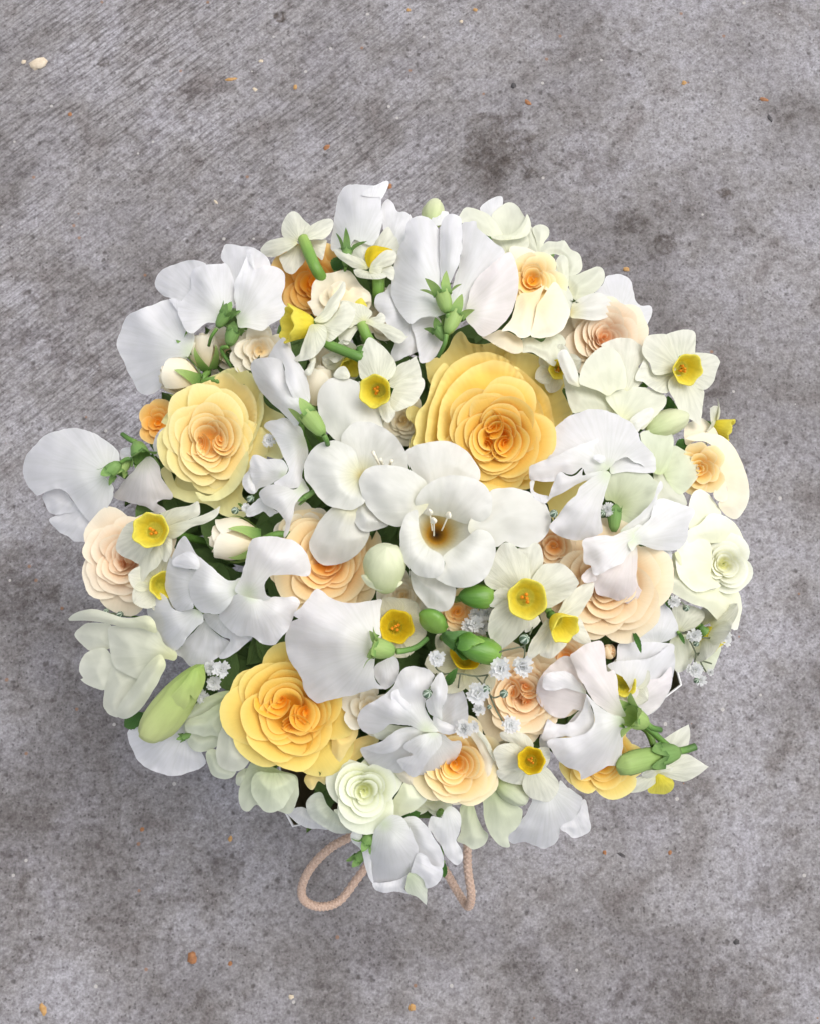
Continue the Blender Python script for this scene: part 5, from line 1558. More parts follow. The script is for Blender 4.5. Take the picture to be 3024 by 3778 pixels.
petal(A, 'R8', 14, "940,330,-2 960,270 1000,200,1 1040,168 1080,220 1130,310,1 1170,340 1260,420 1340,490,0 1380,520 1440,520 1480,500 1530,560,1 1440,640 1390,720,1 1310,790 1240,785,-1 1180,780 1110,720,-1 1080,640 1075,560,0 1110,470 1150,400,1 1080,430 1000,420 940,400,-3", 'pea', (1480, 600), inner="1200,600,4 1280,500,3", rip=.3)
petal(A, 'R8', 17, "940,370 980,330 1040,300 1090,290 1140,330 1158,390 1150,430 1080,430 1000,415 945,405", 'pea', (1300, 450), bulge=1, rip=.2)
petal(A, 'R9', 17, "260,230,1 290,190 340,172 440,170,0 540,185 620,210 680,260,-2 720,310 745,380 748,440,-4 735,480 690,490 600,475,0 500,480 430,490,2 400,520 380,560 400,640 440,655,0 380,680 300,690 200,650,0 140,600 180,520 210,440,2 240,320", 'pea', (250, 620), inner="400,300,4 560,340,3 300,500,2", rip=.3)
petal(A, 'R9', 14, "20,790,-4 60,740 120,660 160,630,2 260,660 350,670,2 450,655 540,655 620,650,-1 660,680 665,710 620,780 600,840,-2 560,930 510,975 470,1030,-4 400,1037 350,1020 300,970,-2 250,960 170,965,-3 100,910 50,860", 'pea', (280, 640), inner="300,800,2.5 420,850,0 480,760,2", rip=.7)

A = bloom('sweet_pea', 'broad folded white sweet pea below the apricot rose, pale green calyx at its right', 'R9', 1330, 1060, 2)
petal(A, 'R9', 7, "1250,1250 1270,1190 1340,1150 1420,1130 1450,1190 1450,1260 1420,1330 1380,1370 1330,1385 1285,1330", 'pea', (1330, 1080), bulge=1)
petal(A, 'R9', 13, "600,845,-1 650,825 610,800,2 660,740 720,680 760,620,-2 800,590 850,610 890,650 960,685,-1 1050,700 1200,690,-2 1310,672,-3 1305,760 1300,900,0 1310,950 1290,1020 1260,1150,1 1250,1260 1270,1330 1330,1385,-2 1250,1385 1100,1430,-4 960,1465 870,1480 800,1500,-6 740,1450 690,1380 680,1310,-4 640,1240 580,1150 550,1060,-4 548,960 570,900", 'pea', (1290, 1060), inner="900,930,4.5 1100,1020,4 720,850,2.5 900,780,0.5 1100,820,1 900,1150,0.5 760,1000,1.2 1100,1250,1 860,1330,-1", rip=.5)
calyx(A, 'R9', (1420, 1085), (1240, 1050), 22, 44, dz=.1, seplen=.75, flare=1.0, mat='calyx_pale', roll=.2, stem=[(1500, 1080, -2), (1590, 1050, -5), (1670, 985, -10)])

A = bloom('sweet_pea', 'bright white sweet pea at the lower middle, two tiers of ruffled petals', 'Q1', 900, 830, -2)
petal(A, 'Q1', 6, "1100,600 1160,440 1280,390 1340,500 1365,620,-2 1365,740,-3 1300,830 1190,890,-1 1100,860 1080,740", 'pea', (950, 850), bulge=3)
petal(A, 'Q1', 4, "370,880 500,790 640,800 800,830 720,900 560,960 430,945", 'pea_green', (900, 830), bulge=1)
petal(A, 'Q1', 6, "225,1060,-4 250,1030 400,1000 600,900 750,840 900,850,2 1080,880 1200,960 1285,960,-2 1290,1060 1240,1150,-5 1130,1250 1000,1305 850,1325,-5 760,1270 640,1300 500,1290,-6 370,1240 280,1160", 'pea', (950, 850), inner="600,1100,0 900,1100,2", rip=.8)
petal(A, 'Q1', 10, "235,1040,-5 330,1010 480,950,0 620,850 750,810 900,830,3 830,920 700,980 640,1040,1 560,1080 480,1100,-1 380,1085 300,1060", 'pea', (950, 840), bulge=2, rip=.4)
petal(A, 'Q1', 12, "700,1000,1 800,930 950,880 1060,880 1090,920,1 1080,1000 1000,1100 940,1180,0 880,1270 800,1355,-5 720,1300 650,1220,-2 615,1170 680,1140 790,1110,2 750,1080 690,1040", 'pea', (1000, 860), inner="900,1030,4 800,1200,0", rip=.4)
petal(A, 'Q1', 12, "200,740,-4 210,680 270,600,-1 370,545 480,470 570,390,1 640,250 700,185,-1 790,163 880,180 970,220,-1 1020,280 960,380 940,480,1 910,560 940,680 1000,760,1 1080,850 900,860,2 760,800 640,790 540,785,0 480,840 400,880,-4 310,885 240,840", 'pea', (920, 840), inner="650,400,2 700,560,0 600,650,3 780,640,2.5 400,650,-1 850,400,2", rip=.5)
petal(A, 'Q1', 15, "555,440 640,410 700,480 760,560 810,680 700,690 600,620 560,540", 'pea', (880, 800), bulge=1, rip=.3)
petal(A, 'Q1', 17, "910,540,0 950,510 990,440 960,400 1010,310,-1 1050,250 1090,230 1130,310 1155,420,-2 1140,500 1100,590 1090,680 1090,740,0 1040,710 960,680 930,620", 'pea', (1050, 800), inner="1050,450,3", rip=.2)
petal(A, 'Q1', 13, "1000,690 1090,745 1190,790 1270,850 1190,890 1080,880 1000,800", 'pea', (950, 820), bulge=1)

A = bloom('sweet_pea', 'white sweet pea right of the golden rose, round banner with curled wings', 'Q3', 820, 660, 0)
petal(A, 'Q3', 11, "165,470,-3 180,370 230,270,-2 320,180 440,95,-2 560,50 680,28 800,35,-1 900,70 1000,120,0 1080,170 1150,260 1190,360,0 1280,460 1330,520 1345,600,-3 1345,680 1280,680 1180,610,-1 1110,590 1050,540,1 990,545 920,590 860,640,2 820,680 700,660 560,620 400,600 250,590 180,570", 'pea', (840, 660), inner="600,250,2 900,250,2 760,450,1 1050,400,2.5 400,350,1", rip=.9)
petal(A, 'Q3', 8, "860,640 920,590 990,545 1050,540 1110,590 1180,610 1260,660 1340,690 1250,705 1150,700 1050,690 960,700 870,715", 'pea', (840, 680), bulge=0.5)
petal(A, 'Q3', 17, "0,640,-3 60,610 180,560,0 330,510 450,440,2 560,400 650,370 740,335,3 745,360 700,430 690,500,1 720,570 800,600,1 820,640 760,680 660,720 600,720 560,650,0 480,710 400,720 340,690,0 300,730 270,790,-1 180,800 80,785 10,775,-3", 'pea', (820, 650), inner="400,600,3 560,530,2", rip=.5)
petal(A, 'Q3', 22, "685,540 710,515 760,510 800,520 812,560 790,595 750,600 710,575", 'pea', (800, 600), bulge=1.5, rip=.1)
petal(A, 'Q3', 15, "180,1025,-3 210,950 240,860,0 290,740 340,690,2 400,730 480,740 570,655,2 565,730 640,710 780,680 860,700,2 840,790 820,850 750,830 620,785,0 520,820 420,880 330,930,-2 240,970", 'pea', (840, 680), inner="380,830,1", rip=.4)
petal(A, 'Q3', 11, "12,790 60,790 45,850 50,900 110,930 190,945 210,960 180,1025 100,1010 40,950 8,870", 'pea', (100, 750), bulge=0.5, rip=.1)
petal(A, 'Q3', 16, "215,1290,-4 270,1200 350,1100,-1 430,1000 500,930 540,850 620,790,1 700,740 800,700 865,710,2 850,780 820,870 800,970,1 775,1060 760,1130 765,1220,0 785,1320 770,1350 690,1380,-3 600,1410 500,1425,-5 400,1405 310,1365", 'pea', (840, 720), inner="600,1050,2.5 500,1250,0", rip=.5)
A = bloom('sweet_pea', 'white sweet pea with blush lower petal lying over the peach rose at right', 'R11', 700, 400, 0)
petal(A, 'R11', 7, "840,480 930,490 1020,500 1025,600 1000,690 950,740 900,750 860,700 840,600", 'pea', (930, 400), bulge=2)
petal(A, 'R11', 8, "310,700 350,655 400,640 430,720 380,755 330,755", 'pea_pink', (450, 600), bulge=1)
petal(A, 'R11', 10, "400,720,-1 500,650 640,560,2 700,490 750,470 755,600,2 750,740 770,790,1 840,870 850,900,-3 800,928 700,930,-3 600,900 500,865,-3 430,845 415,800", 'pea_pink', (720, 420), inner="620,720,2.5 560,650,1", rip=.6)
petal(A, 'R11', 13, "320,420,-2 400,390 500,375,0 560,382 640,350 720,320,2 770,290 830,330 770,440 720,480,2 640,590 540,640 430,700,0 400,680 380,620 330,600,-3 325,500", 'pea', (740, 380), inner="520,500,2", rip=.5)
petal(A, 'R11', 16, "680,420,1 760,330 850,240,0 900,110 950,85 1020,95,-1 1100,130 1200,165,-3 1205,220 1165,290 1150,400,-4 1110,470 1040,505,-3 950,500 860,480 800,455,1 760,450 720,500,2 700,490", 'pea', (700, 430), inner="950,300,3 850,380,3", rip=.5)
petal(A, 'R11', 13, "620,340,-2 700,270 800,190,0 880,90 910,0,2 940,-60 960,-20 945,20 915,60 910,120 860,230,1 790,320 710,380 650,390", 'pea', (620, 360), bulge=1)
A = bloom('sweet_pea', 'pale greenish cup shaped sweet pea bloom beneath the round banner at right', 'Q3', 950, 1150, -6)
petal(A, 'Q3', 2, "850,720,4 960,700 1100,695,5 1250,705 1340,790,5 1395,830 1380,920 1340,1050,3 1250,1160 1150,1250,1 1010,1320 950,1260,-3 960,1150 930,1060,-7 880,1000 810,990,-3 800,900 830,800", 'fre_green', (900, 1080), inner="1050,900,0 950,850,0 1150,1050,1", bulge=0)
calyx(A, 'Q3', (900, 1330), (900, 1080), 4, 30, dz=.1, seplen=.4, flare=.4, mat='calyx')

A = bloom('sweet_pea', 'large swirled white sweet pea at the lower right, green calyx on its right side', 'R14', 980, 660, 0)
petal(A, 'R14', 8, "360,870,-4 365,800 390,730,-2 420,680 440,690 470,710 550,715 575,690 640,620,1 680,610 690,690 620,780 540,800 450,840 430,890 380,905,-5", 'pea', (930, 660), bulge=1)
petal(A, 'R14', 10, "340,520,-5 345,430 380,360,-4 430,310 500,250,-3 560,230 600,260 640,380,1 690,470 690,560 670,620,1 600,610 570,640 540,670,-1 440,650 390,600,-4 355,560", 'pea_pink', (930, 650), bulge=1, rip=.6)
petal(A, 'R14', 13, "385,430 400,370 480,340 560,345 620,390 660,440 690,500 620,480 540,460 470,478 400,468", 'pea', (700, 480), bulge=1)
petal(A, 'R14', 13, "600,700,-1 665,615 680,560 700,510,2 730,600 752,690,2 720,760 650,800 560,800,0 480,810 430,840 375,810,-3 400,740 430,685 470,712 540,718 570,700", 'pea', (930, 650), bulge=1)
petal(A, 'R14', 16, "580,225,-3 620,190 680,155,-3 740,130 800,125 820,160,-2 830,240 840,340 890,330,-2 910,400 920,520 950,600,1 970,660 880,650 800,600,2 730,530 690,460,2 650,400 620,330 590,260", 'pea_pink', (960, 650), inner="740,330,2 830,480,3", rip=.6)
petal(A, 'R14', 17, "415,840,-3 470,815 600,805,0 700,770 750,700,2 735,600 690,500,2 760,570 860,640 960,680,2 955,800 945,920,-3 940,1000 850,1010,-3 760,1060 700,1090 655,1108!,-7 640,1050 560,1020,-5 500,980 460,920", 'pea', (960, 670), inner="820,750,4 700,880,1 800,900,0 600,900,0", rip=.6)
calyx(A, 'R14', (1120, 710), (980, 650), 21, 46, dz=.1, seplen=1.0, flare=.55, mat='calyx_pale', roll=.5, stem=[(1160, 740, 0), (1220, 755, 0)])
A = bloom('sweet_pea', 'white ruffled sweet pea behind the swirled one at the lower right edge', 'R14', 980, 560, -8)
petal(A, 'R14', -2, "910,230 930,140 1010,120 1100,130 1280,140 1315,160 1290,230 1130,270 1000,280 910,290", 'pea', (950, 500), bulge=1.5)
petal(A, 'R14', 2, "840,300 900,270 1000,260,2 1130,250 1220,200 1290,150,-2 1310,200 1320,280,-4 1300,400 1290,460 1260,520,-6 1200,600 1110,660,-6 1075,640 1060,600 1030,590 990,540,0 1000,470 950,380 910,360", 'pea', (960, 600), inner="1100,350,2 1150,480,0", rip=.9)
petal(A, 'R14', 4, "1000,470 1040,410 1130,400 1220,380 1290,310 1300,400 1280,470 1210,590 1110,660 1075,640 1030,590 985,540", 'pea_pink', (960, 620), bulge=1.5, rip=.8)
petal(A, 'R11', -4, "870,1070 890,1000 930,920 960,890 1010,950 1050,1030 1080,1100 1070,1170 1000,1215 900,1240 800,1235 720,1240 690,1180 780,1110", 'pea', (900, 1300), bulge=1.5, rip=.6)

A = bloom('sweet_pea_bud', 'closed green sweet pea bud pointing left at the lower right edge', 'R14', 1330, 910, 4, stem=False)
bud(A, 'R14', (1345, 905), (905, 1015), 13, 50, 'calyx_pale', grooves=2, fat=0.75)
calyx(A, 'R14', (1350, 905), (1190, 940), 13, 47, dz=0, seplen=.85, flare=.05, mat='calyx', roll=.9)
put('flower_stalk', tube('flower_stalk', spline([P(*uv('R14', 1340, 906), 13), P(*uv('R14', 1400, 895), 13), P(*uv('R14', 1465, 873), 14)], 6), 0.0018, 8), A, M['stem'])
put('stem', tube('stem', spline([P(*uv('R14', 1340, 906), 13), P(*uv('R14', 1260, 860), 6), P(*uv('R14', 1100, 720), 0), P(*uv('R14', 900, 600), -30), BIND], 6), 0.0016, 8), A, M['stem'])

A = bloom('sweet_pea', 'white sweet pea hanging lowest at the bottom edge over the cord', 'R13', 780, 1060, -10)
petal(A, 'R13', 3, "635,1060 650,1020 720,1005 730,1060 760,1100 800,1110 800,1250 805,1340 815,1420 780,1380 745,1270 730,1180 690,1130 650,1100", 'pea', (780, 1000), bulge=1)
petal(A, 'R13', 1, "805,1420 900,1420 1020,1390 1090,1360 1060,1470 1105,1512 1000,1490 900,1500 830,1470", 'pea', (950, 1200), bulge=1)
petal(A, 'R13', 4, "1040,920 1130,890 1200,930 1260,1000 1310,1090 1350,1150 1375,1230 1360,1300 1290,1290 1240,1240 1170,1200 1130,1090 1090,1000", 'pea', (950, 950), bulge=2)
petal(A, 'R13', 7, "800,1340,-5 790,1200 800,1100,-1 830,1000 880,930,2 950,885 1020,885,3 1060,920 1110,1000 1150,1090,1 1168,1180 1130,1270 1100,1340,-4 1020,1400 900,1428,-7 820,1420", 'pea', (900, 950), inner="960,1100,4 920,1280,0", rip=.5)
petal(A, 'R13', 8, "1110,1340 1130,1270 1165,1180 1230,1205 1280,1280 1355,1300 1368,1350 1330,1420 1240,1467 1210,1400 1150,1345", 'pea', (1000, 1150), bulge=2)
petal(A, 'R13', 6, "1065,1470 1080,1400 1110,1335 1150,1345 1210,1400 1240,1470 1235,1598! 1170,1540 1100,1507", 'pea_green', (1050, 1300), bulge=1)
calyx(A, 'R13', (800, 1030), (760, 1090), 4, 26, dz=.1, seplen=1.2, flare=.8, mat='calyx')
calyx(A, 'R13', (760, 1160), (690, 1230), -4, 22, dz=.1, seplen=1.0, flare=.3, mat='calyx')
A = bloom('sweet_pea', 'small white sweet pea wing hanging above the right end of the cord', 'R13', 1350, 850, -12)
petal(A, 'R13', 1, "1245,970 1270,890 1350,900 1370,850 1420,805 1480,840 1510,900 1500,1000 1470,1080 1510,1150 1525,1220 1500,1270 1460,1280 1400,1220 1350,1120 1320,1080 1280,1020", 'pea', (1380, 780), bulge=2, rip=.9)
A = bloom('sweet_pea', 'white sweet pea flaring down at the bottom right below a narcissus', 'R14', 420, 1180, -14)
petal(A, 'R14', -12, "510,1450 560,1400 640,1340 665,1250 690,1250 705,1340 724,1450 680,1500 600,1518 550,1480", 'pea', (520, 1150), bulge=2)
petal(A, 'R14', -7, "120,1515,-6 200,1440 260,1360,0 300,1280 330,1220,3 430,1210 490,1160 510,1110,3 560,1160 630,1210 665,1240,-2 668,1330 620,1380 560,1410,-4 510,1440 500,1500 470,1560,-8 400,1597 340,1580,-8 260,1550 180,1560 150,1540", 'pea', (420, 1150), inner="380,1350,3 500,1300,2 300,1450,0", rip=.9)
A = bloom('sweet_pea', 'white sweet pea behind the blush rose at the upper right edge', 'R3', 1250, 1100, -18)
petal(A, 'R3', -6, "1060,960 1130,880 1150,820 1200,805 1270,800 1350,850 1365,920 1385,1000 1430,1050 1500,1050 1517,1100 1480,1210 1430,1230 1330,1180 1200,1120", 'pea', (1250, 1150), bulge=3)
A = bloom('sweet_pea', 'rounded white sweet pea petal at the lower left under the lime green bud', 'R12', 560, 620, -18)
petal(A, 'R12', -12, "155,640 250,580 450,560 650,560 690,680 740,800 780,880 760,920 680,960 600,985 520,1000 430,985 340,950 260,900 200,820 165,720", 'pea', (640, 560), bulge=4)
calyx(A, 'R12', (680, 660), (600, 690), -7, 14, seplen=.6)
A = bloom('sweet_pea', 'lone white sweet pea petal tip behind the cream freesias at the top', 'R3', 260, 330, -14)
petal(A, 'R3', -3, "150,290 200,220 260,190 327,180 332,240 320,300 300,380 220,380", 'pea', (260, 420), bulge=1)
A = bloom('sweet_pea', 'white sweet pea edge low at the bottom, right of the bag corner', 'R13', 300, 880, -26)
petal(A, 'R13', -20, "130,860 250,820 350,900 460,990 380,990 300,985 220,950", 'pea', (300, 800), bulge=2)

# ------------------------------------------------------------------ freesias
A = bloom('freesia', 'fully open white freesia in the centre with orange throat and cream stamens', 'R10', 425, 370, -12, r=.002)
def throat(root, reg, x, y, h, R, L_, axis):
    p = P(*uv(reg, x, y), h)
    r_, u_, n_ = view_axes(p)
    ax = (n_ + r_ * axis[0] + u_ * axis[1]).normalized()
    k = mpp(p)
    Rm, Lm = R * k, L_ * k
    prof = [(1e-6, -Lm), (Rm * .20, -Lm * .97), (Rm * .36, -Lm * .80), (Rm * .54, -Lm * .52), (Rm * .74, -Lm * .24), (Rm * .95, 0)]
    me = lathe('throat', prof, 24)
    return put('throat', bake(me, orient(p, ax)), root, M['throat']), p, ax, Rm
petal(A, 'R5', 12, "1240,1050,-2 1250,1000 1300,930,1 1400,900 1500,900,2 1600,920 1700,970 1780,1050,0 1790,1200 1720,1300 1640,1350,-1 1580,1385 1480,1375,-3 1380,1310 1290,1200,-3", 'fre', (1900, 1250), bulge=4)
petal(A, 'R10', 11, "880,20,0 950,5 1050,0,1 1150,20 1250,70,0 1320,140 1360,230,-3 1350,320 1310,390 1250,440,-3 1150,475 1060,460 1000,430,0 930,470 880,440 800,420 700,330 750,200 850,100", 'fre', (420, 330), bulge=4)
petal(A, 'R10', 8, "240,660 290,680 370,690 460,690 540,740 605,800 600,860 580,930,-3 540,975 470,985,-4 400,970 340,910 280,830,-2 250,750", 'fre', (420, 450), bulge=4)
petal(A, 'R6', 15, "280,1400,0 330,1310 400,1250,4 520,1205 620,1195,5 740,1215 830,1270 880,1340,3 895,1430 880,1500,1 820,1560,-2 740,1590,-5 640,1570,-8 560,1540,-10 480,1520,-11 400,1510,-10 340,1500,-8 295,1460,-3", 'fre', (440, 1700), inner="600,1350,2.5 450,1400,-2 700,1450,-1", bulge=0)
petal(A, 'R10', 16, "440,712,1 500,660 520,600,1 500,550 540,505,-3 600,465,-4 680,405,-3 740,350,-1 800,330 870,360 910,430,1 920,520 890,620,-1 840,710 760,770,-2 660,795 560,780,-2 490,750", 'fre', (420, 370), inner="700,580,3.5 640,500,0 760,450,2.5 560,640,3", bulge=0)
petal(A, 'R10', 18, "160,430,-1 170,330 200,240,0 250,190 300,178,1 308,250,-1 315,330,-2 345,420,-2 400,480,-2 450,510,-1 490,535 515,590,2 495,680 440,715,0 370,715 290,690,-2 220,620 175,540", 'fre', (420, 370), inner="250,430,3.5 320,560,3.5 260,310,2 420,620,3", bulge=0)
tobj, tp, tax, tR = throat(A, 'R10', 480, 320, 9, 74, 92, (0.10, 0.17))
for (x0, y0, x1, y1, hh) in ((430, 430, 428, 262, 12), (425, 400, 396, 195, 9), (470, 390, 545, 220, 8)):
    pa, pb = P(*uv('R10', x0, y0), 2), P(*uv('R10', x1, y1), hh + 6)
    pa = pa.lerp(pb, .3)
    st_ = put('stamen', tube('stamen', spline([pa, pa.lerp(pb, .5) + Vector((0, 0, .001)), pb], 5), 0.00032, 7), A, M['stamen'])
    dv = (pb - pa).normalized()
    me = lathe('anther', [(1e-6, -.0018), (.0011, -.0011), (.0012, .0004), (.0008, .0015), (1e-6, .0021)], 9, lambda t, th: 1 + .35 * math.sin(2 * th + 5 * t) + .2 * math.sin(5 * th + 9 * t))
    new_obj('anther', bake(me, orient(pb, dv)), st_, M['stamen'])

A = bloom('freesia', 'open white freesia up and left of the centre one, rounded hanging petals', 'R5', 1250, 1050, -8, r=.002)
petal(A, 'R5', 5, "910,420,-2 915,330 950,260,0 1000,215 1070,198,1 1160,205 1250,250 1330,330,0 1380,420 1410,500,-1 1420,620 1300,700 1180,760 1080,720 1000,650,-1 950,570 920,500", 'fre', (1200, 1000), bulge=4)
petal(A, 'R5', 7, "1100,700,1 1180,570 1300,550,1 1400,580 1500,640,2 1570,720 1615,800,1 1630,920 1640,1050 1500,1050,-4 1400,1020 1300,1000 1200,900,-4", 'fre', (1280, 980), bulge=0, inner="1400,780,-2 1300,800,-3")
petal(A, 'R5', 3, "845,1520,-4 880,1430 940,1330,1 1010,1250 1080,1200,3 1180,1200 1240,1260 1260,1400 1330,1430,0 1290,1530 1230,1610,-4 1130,1670 1030,1695,-7 950,1690 890,1640,-6 855,1580", 'fre', (1200, 1150), bulge=5)
petal(A, 'R5', 5, "1190,1260 1260,1180 1350,1240 1420,1300 1480,1370 1400,1410 1320,1430 1250,1410 1205,1340", 'fre', (1280, 1100), bulge=3)
petal(A, 'R5', 10, "805,960,-3 810,880 850,800,0 920,730 1000,705,1 1080,705 1160,740,1 1210,790 1230,840 1250,930,-1 1270,1000 1250,1060 1290,1180,0 1220,1240 1150,1255,-2 1080,1240 1000,1220,-3 930,1160 870,1080,-4 820,1020", 'fre', (1260, 980), bulge=4.5)
petal(A, 'R6', 7, "200,1030 270,960 400,930 520,920 620,950 700,1010 760,1090 797,1160 785,1240 700,1250 520,1250 400,1280 300,1220", 'fre', (500, 1500), bulge=4)
for (x0, y0, x1, y1) in ((1420, 930, 1350, 790), (1440, 930, 1410, 850), (1470, 940, 1500, 860)):
    pa, pb = P(*uv('R5', x0, y0), 4), P(*uv('R5', x1, y1), 12)
    put('stamen', tube('stamen', spline([pa, pb], 5), (0.0004, 0.0008), 7), A, M['stamen'])

A = bloom('freesia', 'cream freesia right of the golden rose, two broad overlapping cups', 'R7', 640, 640, -12, r=.002)
petal(A, 'R7', 5, "470,160 560,110 680,100 760,140 810,190 815,270 760,330 810,400 740,510 660,520 600,400 560,250", 'nar', (640, 600), bulge=3)
petal(A, 'R7', 6, "500,580 560,520 660,495 780,490 900,520 980,570 975,640 920,700 860,770 800,830 740,800 660,760 580,690", 'fre_cream', (620, 750), bulge=1, inner="750,620,-1 600,600,0")
petal(A, 'R7', 8, "690,760 740,710 820,660 870,655 885,690 850,760 790,810 755,850 715,810", 'fre', (620, 800), bulge=2)
petal(A, 'R7', 1, "160,390 200,420 290,460 380,490 450,510 530,560 600,650 580,720 400,690 300,690 240,700 190,560 170,450", 'fre_cream', (500, 800), bulge=3)
petal(A, 'R7', 10, "295,460,0 300,380 340,290,1 400,220 470,175,0 540,180 610,230 650,320,1 668,420 660,495,0 590,520 520,560 450,520,-1 380,500", 'fre_cream', (560, 640), bulge=4)
petal(A, 'R7', 9, "115,240 150,195 190,195 230,260 270,340 290,420 300,490 250,480 200,450 165,380 130,300", 'fre', (280, 560), bulge=3)
A = bloom('freesia', 'pale green freesia bloom below the first cream one, on the right side', 'R7', 900, 1150, -14, r=.002)
petal(A, 'R7', 1, "960,1170 1000,1080 1040,960 1110,985 1190,1030 1250,1090 1258,1160 1220,1230 1170,1290 1100,1345 1040,1310", 'fre_green', (880, 1200), bulge=3)
petal(A, 'R7', 0, "880,1150 960,1180 1060,1270 1130,1360 1148,1435 1060,1440 940,1430 900,1300", 'fre_cream', (820, 1100), bulge=3)
petal(A, 'R7', 4, "780,860 850,830 950,825 1010,850 1042,890 1042,960 1030,1050 990,1150 940,1190 870,1160 830,1050 800,960", 'fre_green', (900, 1250), bulge=2.5, curl=1.2)
A = bloom('freesia_bud', 'pale yellow freesia bud under the narcissus at the upper right edge', 'R7', 900, 850, -8)
bud(A, 'R7', (830, 850), (1140, 720), 3, 58, 'bud_pale', grooves=3, fat=0.5)

A = bloom('freesia', 'cream freesia cup at the top edge, right of the big sweet pea', 'R3', 330, 600, -16, r=.002)
petal(A, 'R3', -2, "240,500 330,510 430,510 520,490 530,590 400,640 330,640 280,580", 'fre_cream', (380, 650), bulge=1)
petal(A, 'R3', 0, "240,350 290,280 350,235 400,228 450,260 490,320 512,370 490,450 400,500 300,490", 'fre_cream', (370, 600), bulge=-3, curl=.8)
petal(A, 'R3', 3, "-20,350 20,280 60,268 130,285 210,320 270,380 310,450 325,495 230,500 140,460 60,410 0,390", 'fre_cream', (360, 620), bulge=3)
petal(A, 'R3', 4, "300,490 400,480 470,420 505,360 522,320 550,370 552,430 520,490 430,522 300,530 235,505", 'fre_cream', (380, 620), bulge=2)
A = bloom('freesia', 'cream freesia with small curled petals at the upper right edge', 'R3', 700, 680, -16, r=.002)
petal(A, 'R3', -4, "520,460 560,420 600,520 640,620 620,680 560,620 510,560", 'fre_cream', (640, 720), bulge=2)
petal(A, 'R3', -2, "565,435 630,405 690,430 697,490 660,550 640,640 610,640 595,540", 'fre_cream', (640, 740), bulge=3)
petal(A, 'R3', -1, "620,610 680,545 760,540 822,535 870,600 930,630 960,700 945,780 850,820 830,720 790,660 740,640 660,650", 'fre_cream', (720, 800), bulge=4)
petal(A, 'R3', 1, "755,690 800,645 845,680 855,800 850,900 800,850 770,770", 'fre_cream', (780, 900), bulge=2)
A = bloom('freesia', 'cream freesia with two plump petals pointing right at the upper right edge', 'R3', 900, 1000, -14, r=.002)
petal(A, 'R3', 1, "850,830 930,800 1000,770 1080,738 1130,765 1142,840 1110,900 1050,950 980,980 890,1000", 'fre_cream', (840, 960), bulge=6)
petal(A, 'R3', 3, "870,1140 885,1040 960,980 1060,948 1150,960 1225,990 1238,1050 1190,1120 1110,1167 1020,1165 940,1155", 'fre', (850, 1100), bulge=6)
A = bloom('freesia', 'pale cream freesia wedged between the golden rose and the blush rose', 'R3', 650, 1420, -10)
petal(A, 'R3', 2, "470,1330 560,1305 640,1340 700,1280 790,1280 830,1350 790,1400 765,1450 740,1535 650,1475 560,1425 480,1420", 'fre_cream', (640, 1200), bulge=3)
A = bloom('freesia_bud', 'pale yellow freesia bud behind the big sweet pea at the top edge', 'R2', 1080, 420, -12)
bud(A, 'R2', (1060, 420), (1090, 225), -3, 50, 'bud_pale', grooves=3)
petal(A, 'R2', 2, "1055,375 1100,310 1150,295 1195,300 1195,340 1130,410 1085,410", 'pea', (1100, 450), bulge=1)

A = bloom('freesia', 'cream freesia facing left at the left edge, above the lime green bud', 'R8', 900, 1080, -8, r=.002)
petal(A, 'R8', -3, "160,950 200,900 270,860 380,860 450,880 460,960 440,1060 300,1085 240,1050 190,1000", 'fre_cream', (850, 1050), bulge=3)
petal(A, 'R8', -1, "200,1250 200,1180 240,1110 290,1080 400,1060 460,1130 480,1210 450,1300 400,1390 330,1380 260,1350 210,1310 230,1300", 'fre_cream', (850, 1080), bulge=3)
petal(A, 'R8', 0, "390,1520 400,1400 430,1290 470,1200 560,1240 680,1290 620,1400 540,1540 510,1610 440,1590 410,1560", 'fre_cream', (850, 1080), bulge=3)
petal(A, 'R8', 4, "430,900 520,880 660,885 780,880 850,960 880,1030 980,1100 960,1160 870,1150 760,1220 700,1290 660,1308 560,1260 480,1210 450,1110 440,1040", 'fre_cream', (950, 1120), bulge=4)
petal(A, 'R8', 8, "500,1560,-3 560,1450 640,1350,0 700,1250 780,1150 850,1110,2 890,1190 850,1290 790,1400,0 720,1510 640,1590,-4 560,1625 510,1605,-5", 'fre_cream', (930, 1100), bulge=4)
petal(A, 'R8', 8, "120,840,-4 150,790 230,760,0 320,750 420,775,2 520,810 620,820 740,800,2 800,850 810,940 700,905 600,897 500,882,1 380,857 250,842", 'fre_cream', (900, 950), bulge=3)
A = bloom('freesia_bud', 'plump lime green freesia bud at the lower left', 'R12', 740, 150, 0)
bud(A, 'R12', (760, 110), (300, 700), 6, 84, 'fre_bud', grooves=3, fat=0.6)
petal(A, 'R12', 11.5, "655,350,2 690,390,-2 745,320,-4 772,225,-5 755,150,-3 690,140,2 600,250,4 500,360,4 430,480,3 380,600,0 350,680,-4 440,630,-4 560,515,-3 640,420,0", 'fre_bud', (700, 120), bulge=1.5, rip=.1)
A = bloom('freesia', 'greenish white half open freesia left of the amber rose', 'R12', 980, 470, -12, r=.002)
petal(A, 'R12', -3, "560,530 640,470 750,390 880,335 970,325 920,410 800,480 700,540 620,570", 'fre_green', (1000, 380), bulge=2)
petal(A, 'R12', -6, "605,620 640,640 720,660 890,660 880,750 780,805 680,798 630,740", 'fre_green', (980, 450), bulge=2)
petal(A, 'R12', -5, "775,820 860,790 880,900 960,950 1020,960 985,1012 890,1024 820,975", 'fre_green', (1000, 500), bulge=2)
